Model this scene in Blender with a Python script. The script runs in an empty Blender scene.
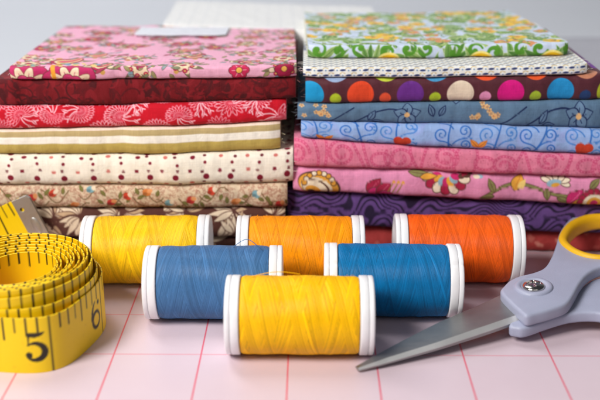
import bpy, bmesh, math, random
import numpy as np

random.seed(7)
rng = np.random.default_rng(11)
MM = 0.001                       # everything below is measured in millimetres
SC = bpy.context.scene
COL = SC.collection

# ------------------------------------------------------------------ camera
FOC, PITCH, YAW, CAMH = 973.1, 0.3487, 0.0084, 139.1      # FOC: focal length for a 600 px wide frame
CF = np.array([-math.sin(YAW) * math.cos(PITCH), math.cos(YAW) * math.cos(PITCH), -math.sin(PITCH)])
CR = np.array([math.cos(YAW), math.sin(YAW), 0.0])
CU = np.cross(CR, CF)
CP = np.array([0.0, 0.0, CAMH])


def ray(px, py):
    return CF * FOC + CR * (px - 300) + CU * (200 - py)


def onz(px, py, z=0.0):
    """point at height z seen at a spot of the photograph (used to measure the scene)"""
    r = ray(px, py)
    return CP + r * ((z - CAMH) / r[2])


def ony(px, py, Y):
    r = ray(px, py)
    return CP + r * (Y / r[1])


def onplane(px, py, p0, n):
    r = ray(px, py)
    return CP + r * (np.dot(p0 - CP, n) / np.dot(r, n))


# ------------------------------------------------------------------ colour helpers
def lin(c):
    c = np.asarray(c, float) / 255.0
    return np.where(c <= 0.04045, c / 12.92, ((c + 0.055) / 1.055) ** 2.4)


def lc(c):
    v = lin(c)
    return (float(v[0]), float(v[1]), float(v[2]), 1.0)


# ------------------------------------------------------------------ mesh helpers
class MB:
    """collects patches and links them as ONE mesh object"""

    def __init__(self):
        self.v, self.f, self.c, self.uv, self.mi, self.sm = [], [], [], [], [], []
        self.n = 0

    def add(self, V, F, col=None, uv=None, mi=0, smooth=True):
        V = np.asarray(V, float).reshape(-1, 3)
        self.v.append(V)
        if col is None:
            col = np.full((len(V), 3), 0.5)
        col = np.asarray(col, float)
        if col.ndim == 1:
            col = np.repeat(col[None], len(V), 0)
        self.c.append(col)
        self.uv.append(np.zeros((len(V), 2)) if uv is None else np.asarray(uv, float).reshape(-1, 2))
        F = np.asarray(F, int)
        self.f.append(F + self.n)
        self.mi.append(np.full(len(F), mi))
        self.sm.append(np.full(len(F), smooth))
        self.n += len(V)

    def grid(self, P, col=None, uv=None, wrap0=False, wrap1=False, mi=0, flip=False, smooth=True):
        P = np.asarray(P, float)
        a, b = P.shape[:2]
        idx = np.arange(a * b).reshape(a, b)
        if wrap0:
            idx = np.vstack([idx, idx[:1]])
        if wrap1:
            idx = np.hstack([idx, idx[:, :1]])
        q = np.stack([idx[:-1, :-1], idx[1:, :-1], idx[1:, 1:], idx[:-1, 1:]], -1).reshape(-1, 4)
        if flip:
            q = q[:, ::-1]
        if col is not None:
            col = np.asarray(col, float)
            if col.ndim == 3:
                col = col.reshape(-1, 3)
        self.add(P.reshape(-1, 3), q, col, None if uv is None else np.asarray(uv).reshape(-1, 2), mi, smooth)

    def build(self, name, mats, parent=None, loc=None):
        V = np.concatenate(self.v) * MM
        C = np.concatenate(self.c)
        UV = np.concatenate(self.uv)
        me = bpy.data.meshes.new(name)
        nf = sum(len(f) for f in self.f)
        loops = np.concatenate([f.reshape(-1) for f in self.f])
        cnt = np.concatenate([np.full(len(f), f.shape[1]) for f in self.f])
        start = np.concatenate([[0], np.cumsum(cnt)[:-1]])
        me.vertices.add(len(V))
        me.vertices.foreach_set('co', V.ravel())
        me.loops.add(len(loops))
        me.loops.foreach_set('vertex_index', loops)
        me.polygons.add(nf)
        me.polygons.foreach_set('loop_start', start)
        me.polygons.foreach_set('loop_total', cnt)
        me.polygons.foreach_set('material_index', np.concatenate(self.mi))
        me.polygons.foreach_set('use_smooth', np.concatenate(self.sm))
        me.update(calc_edges=True)
        me.validate()
        at = me.color_attributes.new('print', 'FLOAT_COLOR', 'POINT')
        at.data.foreach_set('color', np.hstack([C, np.ones((len(C), 1))]).ravel())
        ul = me.uv_layers.new(name='cloth')
        if len(me.loops) == len(loops):
            ul.data.foreach_set('uv', UV[loops].ravel())
        for m in (mats if isinstance(mats, (list, tuple)) else [mats]):
            me.materials.append(m)
        return link(name, me, parent, loc)


def link(name, me, parent=None, loc=None):
    o = bpy.data.objects.new(name, me)
    COL.objects.link(o)
    if parent is not None:
        o.parent = parent
    if loc is not None:
        o.location = [c * MM for c in loc]
    return o


def empty(name, loc, rot=(0, 0, 0)):
    o = bpy.data.objects.new(name, None)
    COL.objects.link(o)
    o.empty_display_size = 0.01
    o.location = [c * MM for c in loc]
    o.rotation_euler = rot
    return o


def tag(o, label=None, cat=None, group=None, kind=None):
    if label:
        o['label'] = label
    if cat:
        o['category'] = cat
    if group:
        o['group'] = group
    if kind:
        o['kind'] = kind
    return o


def lathe_x(mb, prof, n=96, col=None, mi=0):
    """profile of (x, r) turned round the X axis"""
    a = np.linspace(0, 2 * np.pi, n, endpoint=False)
    P = np.array([[[x, r * math.cos(t), r * math.sin(t)] for t in a] for x, r in prof])
    mb.grid(P, col=col, wrap1=True, mi=mi)


def tube(mb, pts, r, n=8, col=None):
    pts = np.asarray(pts, float)
    tg = np.gradient(pts, axis=0)
    tg /= np.linalg.norm(tg, axis=1)[:, None] + 1e-9
    up = np.array([0, 0, 1.0])
    s = np.cross(tg, up); s /= np.linalg.norm(s, axis=1)[:, None] + 1e-9
    w = np.cross(s, tg)
    a = np.linspace(0, 2 * np.pi, n, endpoint=False)
    rr = np.full(len(pts), r) if np.isscalar(r) else np.asarray(r)
    P = pts[:, None] + rr[:, None, None] * (s[:, None] * np.cos(a)[None, :, None] + w[:, None] * np.sin(a)[None, :, None])
    mb.grid(P, col=np.ones(3) if col is None else col, wrap1=True)


def snoise(x, seed, scale):
    """smooth one dimensional noise in -1..1"""
    r = np.random.default_rng(seed)
    out = np.zeros_like(x, float)
    for k in range(5):
        out += math.pow(0.62, k) * np.sin(x / scale * (1.0 + 0.83 * k) * 2 * np.pi + r.uniform(0, 6.28))
    return out / 2.4


# ------------------------------------------------------------------ node helpers
def new_mat(name):
    m = bpy.data.materials.new(name)
    m.use_nodes = True
    return m, m.node_tree.nodes, m.node_tree.links, m.node_tree.nodes['Principled BSDF']


def mth(N, L, op, a, b=None, clamp=False):
    n = N.new('ShaderNodeMath')
    n.operation = op
    n.use_clamp = clamp
    for i, x in enumerate((a, b)):
        if x is None:
            continue
        if isinstance(x, (int, float)):
            n.inputs[i].default_value = x
        else:
            L.new(x, n.inputs[i])
    return n.outputs[0]


def mix(N, L, fac, a, b, mode='MIX'):
    n = N.new('ShaderNodeMix')
    n.data_type = 'RGBA'
    n.blend_type = mode
    for s, x in ((n.inputs[0], fac), (n.inputs[6], a), (n.inputs[7], b)):
        if isinstance(x, (int, float)):
            s.default_value = x
        elif isinstance(x, tuple):
            s.default_value = x
        else:
            L.new(x, s)
    return n.outputs[2]


def noise(N, L, vec, scale, detail=3.0, rough=0.5):
    n = N.new('ShaderNodeTexNoise')
    n.inputs['Scale'].default_value = scale
    n.inputs['Detail'].default_value = detail
    n.inputs['Roughness'].default_value = rough
    if vec is not None:
        L.new(vec, n.inputs['Vector'])
    return n.outputs[0]


def cloth_material(name, rough=0.82, weave=0.36, bump=0.5, sheen=0.06):
    """printed cotton: the print comes from the mesh, the weave is a sine grid in cloth millimetres"""
    m, N, L, B = new_mat(name)
    at = N.new('ShaderNodeAttribute')
    at.attribute_name = 'print'
    uv = N.new('ShaderNodeUVMap')
    uv.uv_map = 'cloth'
    nz = N.new('ShaderNodeTexNoise')
    nz.inputs['Scale'].default_value = 0.35
    nz.inputs['Detail'].default_value = 2
    L.new(uv.outputs[0], nz.inputs['Vector'])
    sub = N.new('ShaderNodeVectorMath'); sub.operation = 'SUBTRACT'
    L.new(nz.outputs[1], sub.inputs[0]); sub.inputs[1].default_value = (.5, .5, .5)
    scl = N.new('ShaderNodeVectorMath'); scl.operation = 'SCALE'
    L.new(sub.outputs[0], scl.inputs[0]); scl.inputs['Scale'].default_value = 0.5
    addv = N.new('ShaderNodeVectorMath'); addv.operation = 'ADD'
    L.new(uv.outputs[0], addv.inputs[0]); L.new(scl.outputs[0], addv.inputs[1])
    sx = N.new('ShaderNodeSeparateXYZ')
    L.new(addv.outputs[0], sx.inputs[0])
    su = mth(N, L, 'SINE', mth(N, L, 'MULTIPLY', sx.outputs[0], 2 * math.pi / weave))
    sv = mth(N, L, 'SINE', mth(N, L, 'MULTIPLY', sx.outputs[1], 2 * math.pi / weave))
    w = mth(N, L, 'ADD', mth(N, L, 'MULTIPLY', su, 0.5), mth(N, L, 'MULTIPLY', mth(N, L, 'MULTIPLY', su, sv), 0.5))
    # uneven yarns: streaks along both thread directions
    mp = N.new('ShaderNodeMapping'); mp.inputs['Scale'].default_value = (2.6, 0.12, 1)
    L.new(uv.outputs[0], mp.inputs[0])
    slub1 = noise(N, L, mp.outputs[0], 1.0, 2)
    mp2 = N.new('ShaderNodeMapping'); mp2.inputs['Scale'].default_value = (0.12, 2.6, 1)
    L.new(uv.outputs[0], mp2.inputs[0])
    slub2 = noise(N, L, mp2.outputs[0], 1.0, 2)
    tone = mth(N, L, 'ADD', mth(N, L, 'MULTIPLY', w, 0.07),
               mth(N, L, 'ADD', 1.0, mth(N, L, 'MULTIPLY', mth(N, L, 'SUBTRACT', mth(N, L, 'ADD', slub1, slub2), 1.0), 0.24)))
    cm = N.new('ShaderNodeVectorMath'); cm.operation = 'SCALE'
    L.new(at.outputs['Color'], cm.inputs[0]); L.new(tone, cm.inputs['Scale'])
    L.new(cm.outputs[0], B.inputs['Base Color'])
    cr = noise(N, L, uv.outputs[0], 0.16, 4, 0.6)           # soft creasing
    hb = mth(N, L, 'ADD', mth(N, L, 'MULTIPLY', w, 0.05), mth(N, L, 'ADD', mth(N, L, 'MULTIPLY', cr, 1.4),
             mth(N, L, 'MULTIPLY', slub1, 0.12)))
    bp = N.new('ShaderNodeBump')
    bp.inputs['Strength'].default_value = bump
    bp.inputs['Distance'].default_value = 0.001
    L.new(hb, bp.inputs['Height'])
    L.new(bp.outputs[0], B.inputs['Normal'])
    B.inputs['Roughness'].default_value = rough
    B.inputs['Specular IOR Level'].default_value = 0.25
    B.inputs['Sheen Weight'].default_value = sheen
    B.inputs['Sheen Roughness'].default_value = 0.5
    return m


def thread_material(name, rgb):
    m, N, L, B = new_mat(name)
    at = N.new('ShaderNodeAttribute')
    at.attribute_name = 'print'
    c = mix(N, L, 1.0, lc(rgb), at.outputs['Color'], 'MULTIPLY')
    L.new(c, B.inputs['Base Color'])
    B.inputs['Roughness'].default_value = 0.5
    B.inputs['Specular IOR Level'].default_value = 0.25
    B.inputs['Anisotropic'].default_value = 0.6
    B.inputs['Sheen Weight'].default_value = 0.05
    B.inputs['Sheen Roughness'].default_value = 0.4
    B.inputs['Sheen Tint'].default_value = lc(rgb)
    return m


def plastic_material(name, rgb, rough=0.4, sss=0.0, bump=0.03, spec=0.5):
    m, N, L, B = new_mat(name)
    tc = N.new('ShaderNodeTexCoord')
    n1 = noise(N, L, tc.outputs['Object'], 260, 4)
    n2 = noise(N, L, tc.outputs['Object'], 2600, 2)
    base = lin(rgb)
    c = mix(N, L, n1, tuple(list(base * 0.93) + [1]), tuple(list(np.minimum(base * 1.05, 1)) + [1]))
    L.new(c, B.inputs['Base Color'])
    r = mth(N, L, 'ADD', mth(N, L, 'MULTIPLY', n1, 0.16), rough - 0.08)
    L.new(r, B.inputs['Roughness'])
    bp = N.new('ShaderNodeBump')
    bp.inputs['Strength'].default_value = bump
    bp.inputs['Distance'].default_value = 0.0005
    L.new(n2, bp.inputs['Height'])
    L.new(bp.outputs[0], B.inputs['Normal'])
    B.inputs['Specular IOR Level'].default_value = spec
    if sss:
        B.inputs['Subsurface Weight'].default_value = sss
        B.inputs['Subsurface Radius'].default_value = (1, 0.9, 0.8)
        B.inputs['Subsurface Scale'].default_value = 0.0012
    return m


def metal_material(name, rgb, rough=0.3, brush=(1, 1, 1), amount=0.2):
    m, N, L, B = new_mat(name)
    tc = N.new('ShaderNodeTexCoord')
    mp = N.new('ShaderNodeMapping')
    mp.inputs['Scale'].default_value = brush
    L.new(tc.outputs['Object'], mp.inputs[0])
    n1 = noise(N, L, mp.outputs[0], 900, 4, 0.6)
    n2 = noise(N, L, tc.outputs['Object'], 140, 4, 0.6)
    base = lin(rgb)
    L.new(mix(N, L, n2, tuple(list(base * 0.8) + [1]), tuple(list(np.minimum(base * 1.15, 1)) + [1])), B.inputs['Base Color'])
    B.inputs['Metallic'].default_value = 1.0
    L.new(mth(N, L, 'ADD', mth(N, L, 'MULTIPLY', n1, amount), rough - amount / 2), B.inputs['Roughness'])
    bp = N.new('ShaderNodeBump')
    bp.inputs['Strength'].default_value = 0.12
    bp.inputs['Distance'].default_value = 0.0003
    L.new(n1, bp.inputs['Height'])
    L.new(bp.outputs[0], B.inputs['Normal'])
    return m


# ------------------------------------------------------------------ printed patterns (drawn in cloth millimetres)
class Print:
    def __init__(s, W, v0, v1, bg, res=7.0):
        s.W, s.v0, s.v1, s.res = W, v0, v1, res
        s.im = np.empty((int((v1 - v0) * res) + 2, int(W * res) + 2, 3))
        s.im[:] = bg

    def win(s, x0, x1, y0, y1):
        i0 = max(0, int((y0 - s.v0) * s.res)); i1 = min(s.im.shape[0], int((y1 - s.v0) * s.res) + 2)
        j0 = max(0, int(x0 * s.res)); j1 = min(s.im.shape[1], int(x1 * s.res) + 2)
        if i1 <= i0 or j1 <= j0:
            return None
        X, Y = np.meshgrid(np.arange(j0, j1) / s.res, np.arange(i0, i1) / s.res + s.v0)
        return (slice(i0, i1), slice(j0, j1)), X, Y

    def blend(s, sl, d, col, a=1.0):
        m = np.clip(0.5 - d * s.res * 0.8, 0, 1)[..., None] * a
        s.im[sl] = s.im[sl] * (1 - m) + np.asarray(col, float) * m

    def ell(s, x, y, rx, ry=None, rot=0.0, col=(0, 0, 0), a=1.0):
        ry = rx if ry is None else ry
        R = max(rx, ry) + 0.4
        w = s.win(x - R, x + R, y - R, y + R)
        if w is None:
            return
        sl, X, Y = w
        c, n = math.cos(rot), math.sin(rot)
        U = (X - x) * c + (Y - y) * n
        V = -(X - x) * n + (Y - y) * c
        k = np.sqrt((U / rx) ** 2 + (V / ry) ** 2)
        s.blend(sl, (k - 1) * min(rx, ry), col, a)

    def ring(s, x, y, r, w, col, a=1.0):
        q = s.win(x - r - w, x + r + w, y - r - w, y + r + w)
        if q is None:
            return
        sl, X, Y = q
        s.blend(sl, np.abs(np.hypot(X - x, Y - y) - r) - w / 2, col, a)

    def line(s, pts, w, col, a=1.0):
        pts = np.asarray(pts, float)
        ws = np.full(len(pts), w) if np.isscalar(w) else np.interp(np.linspace(0, 1, len(pts)), np.linspace(0, 1, len(w)), w)
        m = ws.max() + 0.3
        q = s.win(pts[:, 0].min() - m, pts[:, 0].max() + m, pts[:, 1].min() - m, pts[:, 1].max() + m)
        if q is None:
            return
        sl, X, Y = q
        D = np.full(X.shape, 1e9)
        for k in range(len(pts) - 1):
            p, e = pts[k], pts[k + 1] - pts[k]
            t = np.clip(((X - p[0]) * e[0] + (Y - p[1]) * e[1]) / (e @ e + 1e-9), 0, 1)
            D = np.minimum(D, np.hypot(X - p[0] - t * e[0], Y - p[1] - t * e[1]) - (ws[k] * (1 - t) + ws[k + 1] * t) / 2)
        s.blend(sl, D, col, a)

    def leaf(s, x, y, ln, wd, rot, col, vein=None, edge=None, ew=0.25):
        if edge is not None:
            s.leaf(x - ew * math.cos(rot), y - ew * math.sin(rot), ln + 2 * ew, wd + 2 * ew, rot, edge)
        R = ln + 0.5
        q = s.win(x - R, x + R, y - R, y + R)
        if q is None:
            return
        sl, X, Y = q
        c, n = math.cos(rot), math.sin(rot)
        t = ((X - x) * c + (Y - y) * n) / ln
        V = -(X - x) * n + (Y - y) * c
        half = wd / 2 * np.sin(np.pi * np.clip(t, 0, 1) ** 0.8)
        d = np.abs(V) - half
        d = np.where((t < 0) | (t > 1), 1, d)
        s.blend(sl, d, col)
        if vein is not None:
            s.line([(x, y), (x + ln * .85 * c, y + ln * .85 * n)], 0.18, vein)

    def spiral(s, x, y, r, turns, w, col, a0=0.0, sg=1, a=1.0):
        t = np.linspace(0, 1, int(14 * turns) + 6)
        ang = a0 + sg * t * turns * 2 * np.pi
        rr = r * (1 - 0.86 * t)
        s.line(np.stack([x + rr * np.cos(ang), y + rr * np.sin(ang)], 1), w, col, a)

    def dots(s, pts, r, col, a=1.0):
        for p in pts:
            s.ell(p[0], p[1], r, r, 0, col, a)

    def flower(s, x, y, r, n, col, ctr, edge=None, rot=0.0, vein=None, pr=0.42, ew=0.22):
        for ps in ((1, 0) if edge is not None else (0,)):
            for k in range(n):
                an = rot + k * 2 * np.pi / n
                e = ew if ps else 0
                s.ell(x + r * .55 * math.cos(an), y + r * .55 * math.sin(an), r * .5 + e, r * pr + e, an, edge if ps else col)
        if vein is not None:
            for k in range(n):
                an = rot + k * 2 * np.pi / n
                s.line([(x, y), (x + r * .75 * math.cos(an), y + r * .75 * math.sin(an))], 0.2, vein)
        if edge is not None:
            s.ell(x, y, r * .3 + ew, None, 0, edge)
        s.ell(x, y, r * .3, None, 0, ctr)

    def paisley(s, x, y, L, rot, cols, sg=1):
        """curled drop: a row of shrinking discs along an arc, one set per colour"""
        for c, k in cols:
            for t in np.linspace(0, 1, 16):
                an = rot + sg * 1.5 * t
                px = x + L * .62 * (math.sin(an) - math.sin(rot)) / 1.2 * sg
                py = y - L * .62 * (math.cos(an) - math.cos(rot)) / 1.2 * sg
                rr = L * .34 * k * (1 - t) ** .75 * (1 if t < .85 else .8)
                if rr > .08:
                    s.ell(px, py, rr, rr, 0, c)

    def sample(s, U, V):
        x = np.clip(U * s.res, 0, s.im.shape[1] - 1.001)
        y = np.clip((V - s.v0) * s.res, 0, s.im.shape[0] - 1.001)
        i, j = y.astype(int), x.astype(int)
        fy, fx = (y - i)[..., None], (x - j)[..., None]
        im = s.im
        return (im[i, j] * (1 - fx) * (1 - fy) + im[i, j + 1] * fx * (1 - fy) + im[i + 1, j] * (1 - fx) * fy + im[i + 1, j + 1] * fx * fy)


def U_(a, b):
    return random.uniform(a, b)


def pr_brown_leaf(W, v0, v1):
    br, cr, tn = (84, 48, 40), (222, 202, 176), (188, 158, 126)
    p = Print(W, v0, v1, br)
    x = -3; q = 0
    while x < W + 8:
        for yy in (-6.0, 3.0, 13):
            y = yy + U_(-1.5, 1.5); xx = x + U_(-2, 2) + (4 if q % 2 else 0); a0 = U_(-.2, 3.3)
            for k in range(8):                               # a fan of leaflets, thin brown ribs left between
                an = a0 + (k - 3.5) * 0.34
                p.leaf(xx + .9 * math.cos(an), y + .9 * math.sin(an), U_(6.5, 9.5), 2.1, an, cr if k % 4 else tn, edge=br, ew=.3)
            p.line([(xx + t * 10 * math.cos(a0 + t * .6), y + t * 10 * math.sin(a0 + t * .6)) for t in np.linspace(-.4, 1, 8)], .7, br)
        x += 9.5; q += 1
    return p


def pr_small_floral(W, v0, v1):
    p = Print(W, v0, v1, (216, 194, 166))
    for _ in range(int(W * (v1 - v0) * 1.5)):                # the fine vermicelli ground
        x, y, a = U_(0, W), U_(v0, v1), U_(0, 6.28)
        p.line([(x, y), (x + .5 * math.cos(a), y + .5 * math.sin(a)), (x + .9 * math.cos(a + .9), y + .9 * math.sin(a + .9))], 0.22, (170, 120, 100), .75)
    fl = [(196, 62, 40), (206, 120, 60), (120, 160, 170), (190, 50, 46)]
    x = 2.0; k = 0
    while x < W:
        y = U_(-3.6, 3.4)
        st = [(x + t * 7, y - 1.2 + 2.6 * math.sin(t * 4 + k)) for t in np.linspace(-.6, .8, 9)]
        p.line(st, 0.35, (110, 84, 50))
        for t in (-.4, .1, .5):
            p.leaf(x + t * 7, y - 1 + U_(-.5, .5), U_(2.2, 3.2), 1.15, U_(0, 6.28), (118, 112, 58), edge=(88, 78, 44), ew=.12)
        c = fl[k % 4]
        p.ell(x, y, 1.5, 1.25, U_(0, 3), c)
        p.ell(x + 1.0, y + .5, 1.0, .75, U_(0, 3), (222, 150, 96) if k % 2 else (226, 206, 180))
        p.ell(x - .7, y - .5, .8, .6, 0, tuple(int(q * .8) for q in c))
        x += U_(5.2, 8.2); k += 1
    return p


def pr_red_dots(W, v0, v1):
    p = Print(W, v0, v1, (240, 231, 216))
    dk, pk = (126, 18, 42), (206, 112, 104)
    r = 0
    v = -22.0
    while v < v1:
        x = (r % 2) * 5.1 + 1.3
        while x < W:
            big = r % 4 == 0
            if r % 2 == 0:
                p.ell(x + U_(-.7, .7), v + U_(-.5, .5), 1.05 if r % 4 == 0 else .55, None, 0, dk)
            else:
                p.ell(x + U_(-.9, .9), v + U_(-.5, .5), U_(.65, .9), U_(.5, .7), 0, pk if U_(0, 1) < .55 else dk)
                p.ell(x + 4.6 + U_(-1.1, 1.1), v + U_(-.5, .5), .6, .5, 0, (110, 40, 50))
            x += 9.6
        v += 2.4; r += 1
    return p


def pr_stripe(W, v0, v1):
    p = Print(W, v0, v1, (186, 166, 120))
    for a, b, c in ((v0, -1.0, (190, 166, 88)), (-1.0, 1.7, (244, 238, 226)), (1.7, 3.8, (182, 160, 112)),
                    (3.8, 5.2, (232, 214, 196)), (5.2, 7.6, (176, 150, 108)), (7.6, 9.8, (240, 232, 220))):
        i0, i1 = int((a - v0) * p.res), int((b - v0) * p.res)
        p.im[max(i0, 0):i1] = c
    return p


def pr_red_mum(W, v0, v1):
    rd = (196, 8, 34)
    p = Print(W, v0, v1, rd)
    wh = (246, 192, 202)
    pts = []
    for _ in range(900):
        x, y = U_(0, W), U_(v0, v1)
        if all(((x - a) / 1.25) ** 2 + (y - b) ** 2 > 44 for a, b in pts):
            pts.append((x, y))
    for x, y in pts:
        R = U_(4.0, 6.2); a0 = U_(0, 6.28); sq = U_(.55, .85); half = U_(0, 1) < .55
        n = random.choice((15, 17, 19))
        for rr, k0 in ((R, 0), (R * .68, .5), (R * .4, .2)):
            for k in range(n):
                an = a0 + (k + k0) * (4.2 if half else 2 * np.pi) / n
                c, q = math.cos(an), sq * math.sin(an)
                p.ell(x + rr * .62 * c, y + rr * .62 * q, rr * .40, rr * .13, math.atan2(q, c), wh)
                p.ell(x + rr * .60 * c, y + rr * .60 * q, rr * .34, rr * .088, math.atan2(q, c), rd)
        for k in range(3):
            a = a0 + 4.6 + k * .5
            p.line([(x + (1 + t * R) * math.cos(a + t * .6), y + (1 + t * R) * math.sin(a + t * .6)) for t in np.linspace(0, 1, 6)], .4, wh)
            p.leaf(x + R * .8 * math.cos(a + .5), y + R * .8 * math.sin(a + .5), 2.6, 1.1, a, wh, vein=rd)
    return p


def pr_maroon(W, v0, v1):
    p = Print(W, v0, v1, (112, 10, 20))
    for _ in range(int(W * (v1 - v0) / 5)):
        x, y, a = U_(0, W), U_(v0, v1), U_(0, 6.28)
        c = random.choice(((84, 9, 17), (72, 8, 15), (124, 18, 28), (96, 9, 18)))
        if U_(0, 1) < .5:
            p.leaf(x, y, U_(3, 6), U_(1.4, 2.6), a, c)
        else:
            p.line([(x + t * 6 * math.cos(a + t * 1.6), y + t * 6 * math.sin(a + t * 1.6)) for t in np.linspace(0, 1, 8)], U_(.4, .8), c)
    return p


def floral_cluster(p, x, y, s=1.0, rot=0.0, variant=0):
    cr, pk, gd, gn, cm, ol = (172, 34, 78), (204, 66, 112), (206, 158, 84), (126, 130, 96), (222, 200, 168), (96, 56, 50)
    bl = (128, 156, 168)
    for k in range(5):
        a = rot + (k - 2) * .45 + math.pi * (k % 2)
        p.leaf(x, y, s * U_(4.5, 7.5), s * 1.7, a, gn, vein=ol, edge=ol, ew=.18)
    for k in range(7):
        a = rot + k * .9
        p.ell(x + s * 3.8 * math.cos(a), y + s * 3.4 * math.sin(a), s * .9, s * .8, a, (cm, bl, gd)[k % 3])
    if variant == 0:
        p.flower(x, y, s * 3.4, 6, cr, gd, edge=ol, rot=rot, vein=(232, 150, 170))
        p.flower(x + s * 4.5 * math.cos(rot), y + s * 3 * math.sin(rot), s * 2.0, 5, pk, cm, edge=ol, rot=rot + .4)
    elif variant == 1:
        p.paisley(x, y, s * 8, rot, ((ol, 1.1), (cr, 1.0), (cm, .72), (gd, .5), (pk, .3)))
        p.flower(x - s * 4, y + s * 1.5, s * 1.8, 5, cm, cr, edge=ol)
    else:
        p.flower(x, y, s * 3.0, 8, cm, cr, edge=ol, rot=rot, pr=.3)
        for k in range(6):
            a = rot + k * 1.05
            p.ell(x + s * 3 * math.cos(a), y + s * 3 * math.sin(a), s * .8, s * .8, 0, cr)
            p.ell(x + s * 3 * math.cos(a), y + s * 3 * math.sin(a), s * .35, None, 0, gd)


def pr_pink_floral(W, v0, v1):
    p = Print(W, v0, v1, (226, 166, 191))
    # the corner motif that folds over the left front edge
    floral_cluster(p, 16, 11, 1.5, .2, 1)
    floral_cluster(p, 5, 8, 1.2, .9, 2)
    pts = [(16, 8)]
    for _ in range(3000):
        x, y = U_(2, W), U_(0, v1)
        if all(((x - a) / 12.8) ** 2 + ((y - b) / 11) ** 2 > 1 for a, b in pts):
            pts.append((x, y))
    for k, (x, y) in enumerate(pts):
        if k:
            floral_cluster(p, x, y, U_(.95, 1.2), U_(-.6, .6), k % 3)
            for _ in range(16):
                p.leaf(x + U_(-7, 7), y + U_(-6, 6), U_(2, 4), 1.2, U_(0, 6.28), random.choice(((128, 134, 104), (150, 140, 96), (140, 156, 160), (168, 60, 90))), edge=(104, 70, 62), ew=.14)
            a = U_(0, 6.28)
            p.line([(x + t * 9 * math.cos(a + t), y + t * 9 * math.sin(a + t)) for t in np.linspace(.3, 1, 8)], .35, (110, 92, 60))
    for fx, fy in ((5.0, -5.5), (20.5, -5.0)):
        p.flower(fx, fy, 9.6, 9, (186, 44, 98), (238, 214, 180), edge=(104, 48, 50), vein=(150, 26, 76))
        p.flower(fx, fy, 7.6, 10, (232, 208, 178), (226, 160, 70), edge=(130, 66, 66), vein=(190, 60, 100), pr=.2)
        p.flower(fx, fy, 4.6, 7, (206, 60, 116), (232, 176, 80), edge=(104, 48, 50))
        for k in range(14):
            p.ell(fx + U_(-9, 9), fy + U_(9, 14), U_(.8, 1.7), U_(.6, 1), U_(0, 3), random.choice(((120, 150, 166), (150, 160, 130), (222, 190, 120), (170, 40, 80))))
    p.line([(14.2 + .8 * math.sin(t * 2), 5 - 9 * t) for t in np.linspace(0, 1, 8)], 1.5, (232, 160, 50))
    p.flower(77, 0.6, 3.2, 6, (196, 40, 84), (232, 178, 80), edge=(96, 46, 44), vein=(236, 190, 190))
    p.flower(92, .8, 3.0, 6, (160, 24, 66), (226, 170, 80), edge=(96, 40, 44))
    return p


def pr_green_paisley(W, v0, v1):
    p = Print(W, v0, v1, (196, 208, 228))
    gs = ((112, 154, 78), (88, 132, 62), (146, 174, 100), (132, 150, 108))
    pts = []
    for _ in range(6000):
        x, y = U_(0, W), U_(v0, v1)
        if all(((x - a) / 5.0) ** 2 + ((y - b) / 5.0) ** 2 > 1 for a, b in pts):
            pts.append((x, y))
    for k, (x, y) in enumerate(pts):
        q = (k * 7 + int(y / 11)) % 6
        if q in (0, 1, 3):
            p.paisley(x, y, U_(7, 9), U_(0, 6.28), (((214, 224, 196), 1.12), (gs[k % 4], 1.0), ((188, 206, 132), .5), ((70, 116, 54), .28)), random.choice((1, -1)))
        elif q == 2:
            p.flower(x, y, 3.4, 6, (232, 186, 56), (206, 112, 64), edge=(226, 214, 150), rot=U_(0, 1))
        elif q == 4:
            p.flower(x, y, 3.0, 5, (214, 142, 96), (232, 196, 84), edge=(150, 150, 100), rot=U_(0, 1))
        for j in range(2):
            p.leaf(x + U_(-4, 4), y + U_(-4, 4), U_(2.5, 5), 1.5, U_(0, 6.28), gs[(j + k) % 4], vein=(200, 214, 150))
        p.line([(x + t * 6 * math.cos(k + t * 2), y + t * 6 * math.sin(k + t * 2)) for t in np.linspace(0, 1, 7)], .5, (90, 126, 70))
    for x in np.arange(2, W, 15.5):                          # the row of curled leaves along the front fold
        p.ell(x + 5, -1, 8.5, 4.6, 0, (200, 212, 234))
        for q in range(9):
            a = U_(.2, 2.9)
            p.leaf(x + U_(0, 11), -5 + U_(-.5, 2), U_(5, 8.5), U_(1.6, 2.8), a, gs[q % 3], vein=(60, 108, 40), edge=(206, 222, 180), ew=.2)
        for sg in (1, -1):
            p.spiral(x + 5 + sg * U_(2, 5), U_(-1, 1.5), U_(2.6, 3.4), .8, [.7, 2.0], (86, 146, 44), U_(0, 6.28), sg)
    for x in (28, 60, 84.5):
        p.ell(x, -3.2, 4.0, 2.9, 0, (246, 226, 130)); p.ell(x, -3.4, 3.3, 2.3, 0, (240, 188, 24))
    return p


def pr_navy_dash(W, v0, v1):
    p = Print(W, v0, v1, (226, 226, 222))
    r = 0
    v = v0
    while v < v1:
        x = (r % 2) * 1.9
        while x < W:
            p.ell(x, v, .95, .36, .1, (52, 64, 110))
            p.line([(x + .9, v + .5), (x + 1.6, v + 1.0), (x + 2.6, v + .7)], .22, (196, 164, 90))
            p.ell(x + 1.9, v - .1, .3, .25, 0, (120, 150, 180))
            x += 3.8
        v += 1.75; r += 1
    return p


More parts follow.
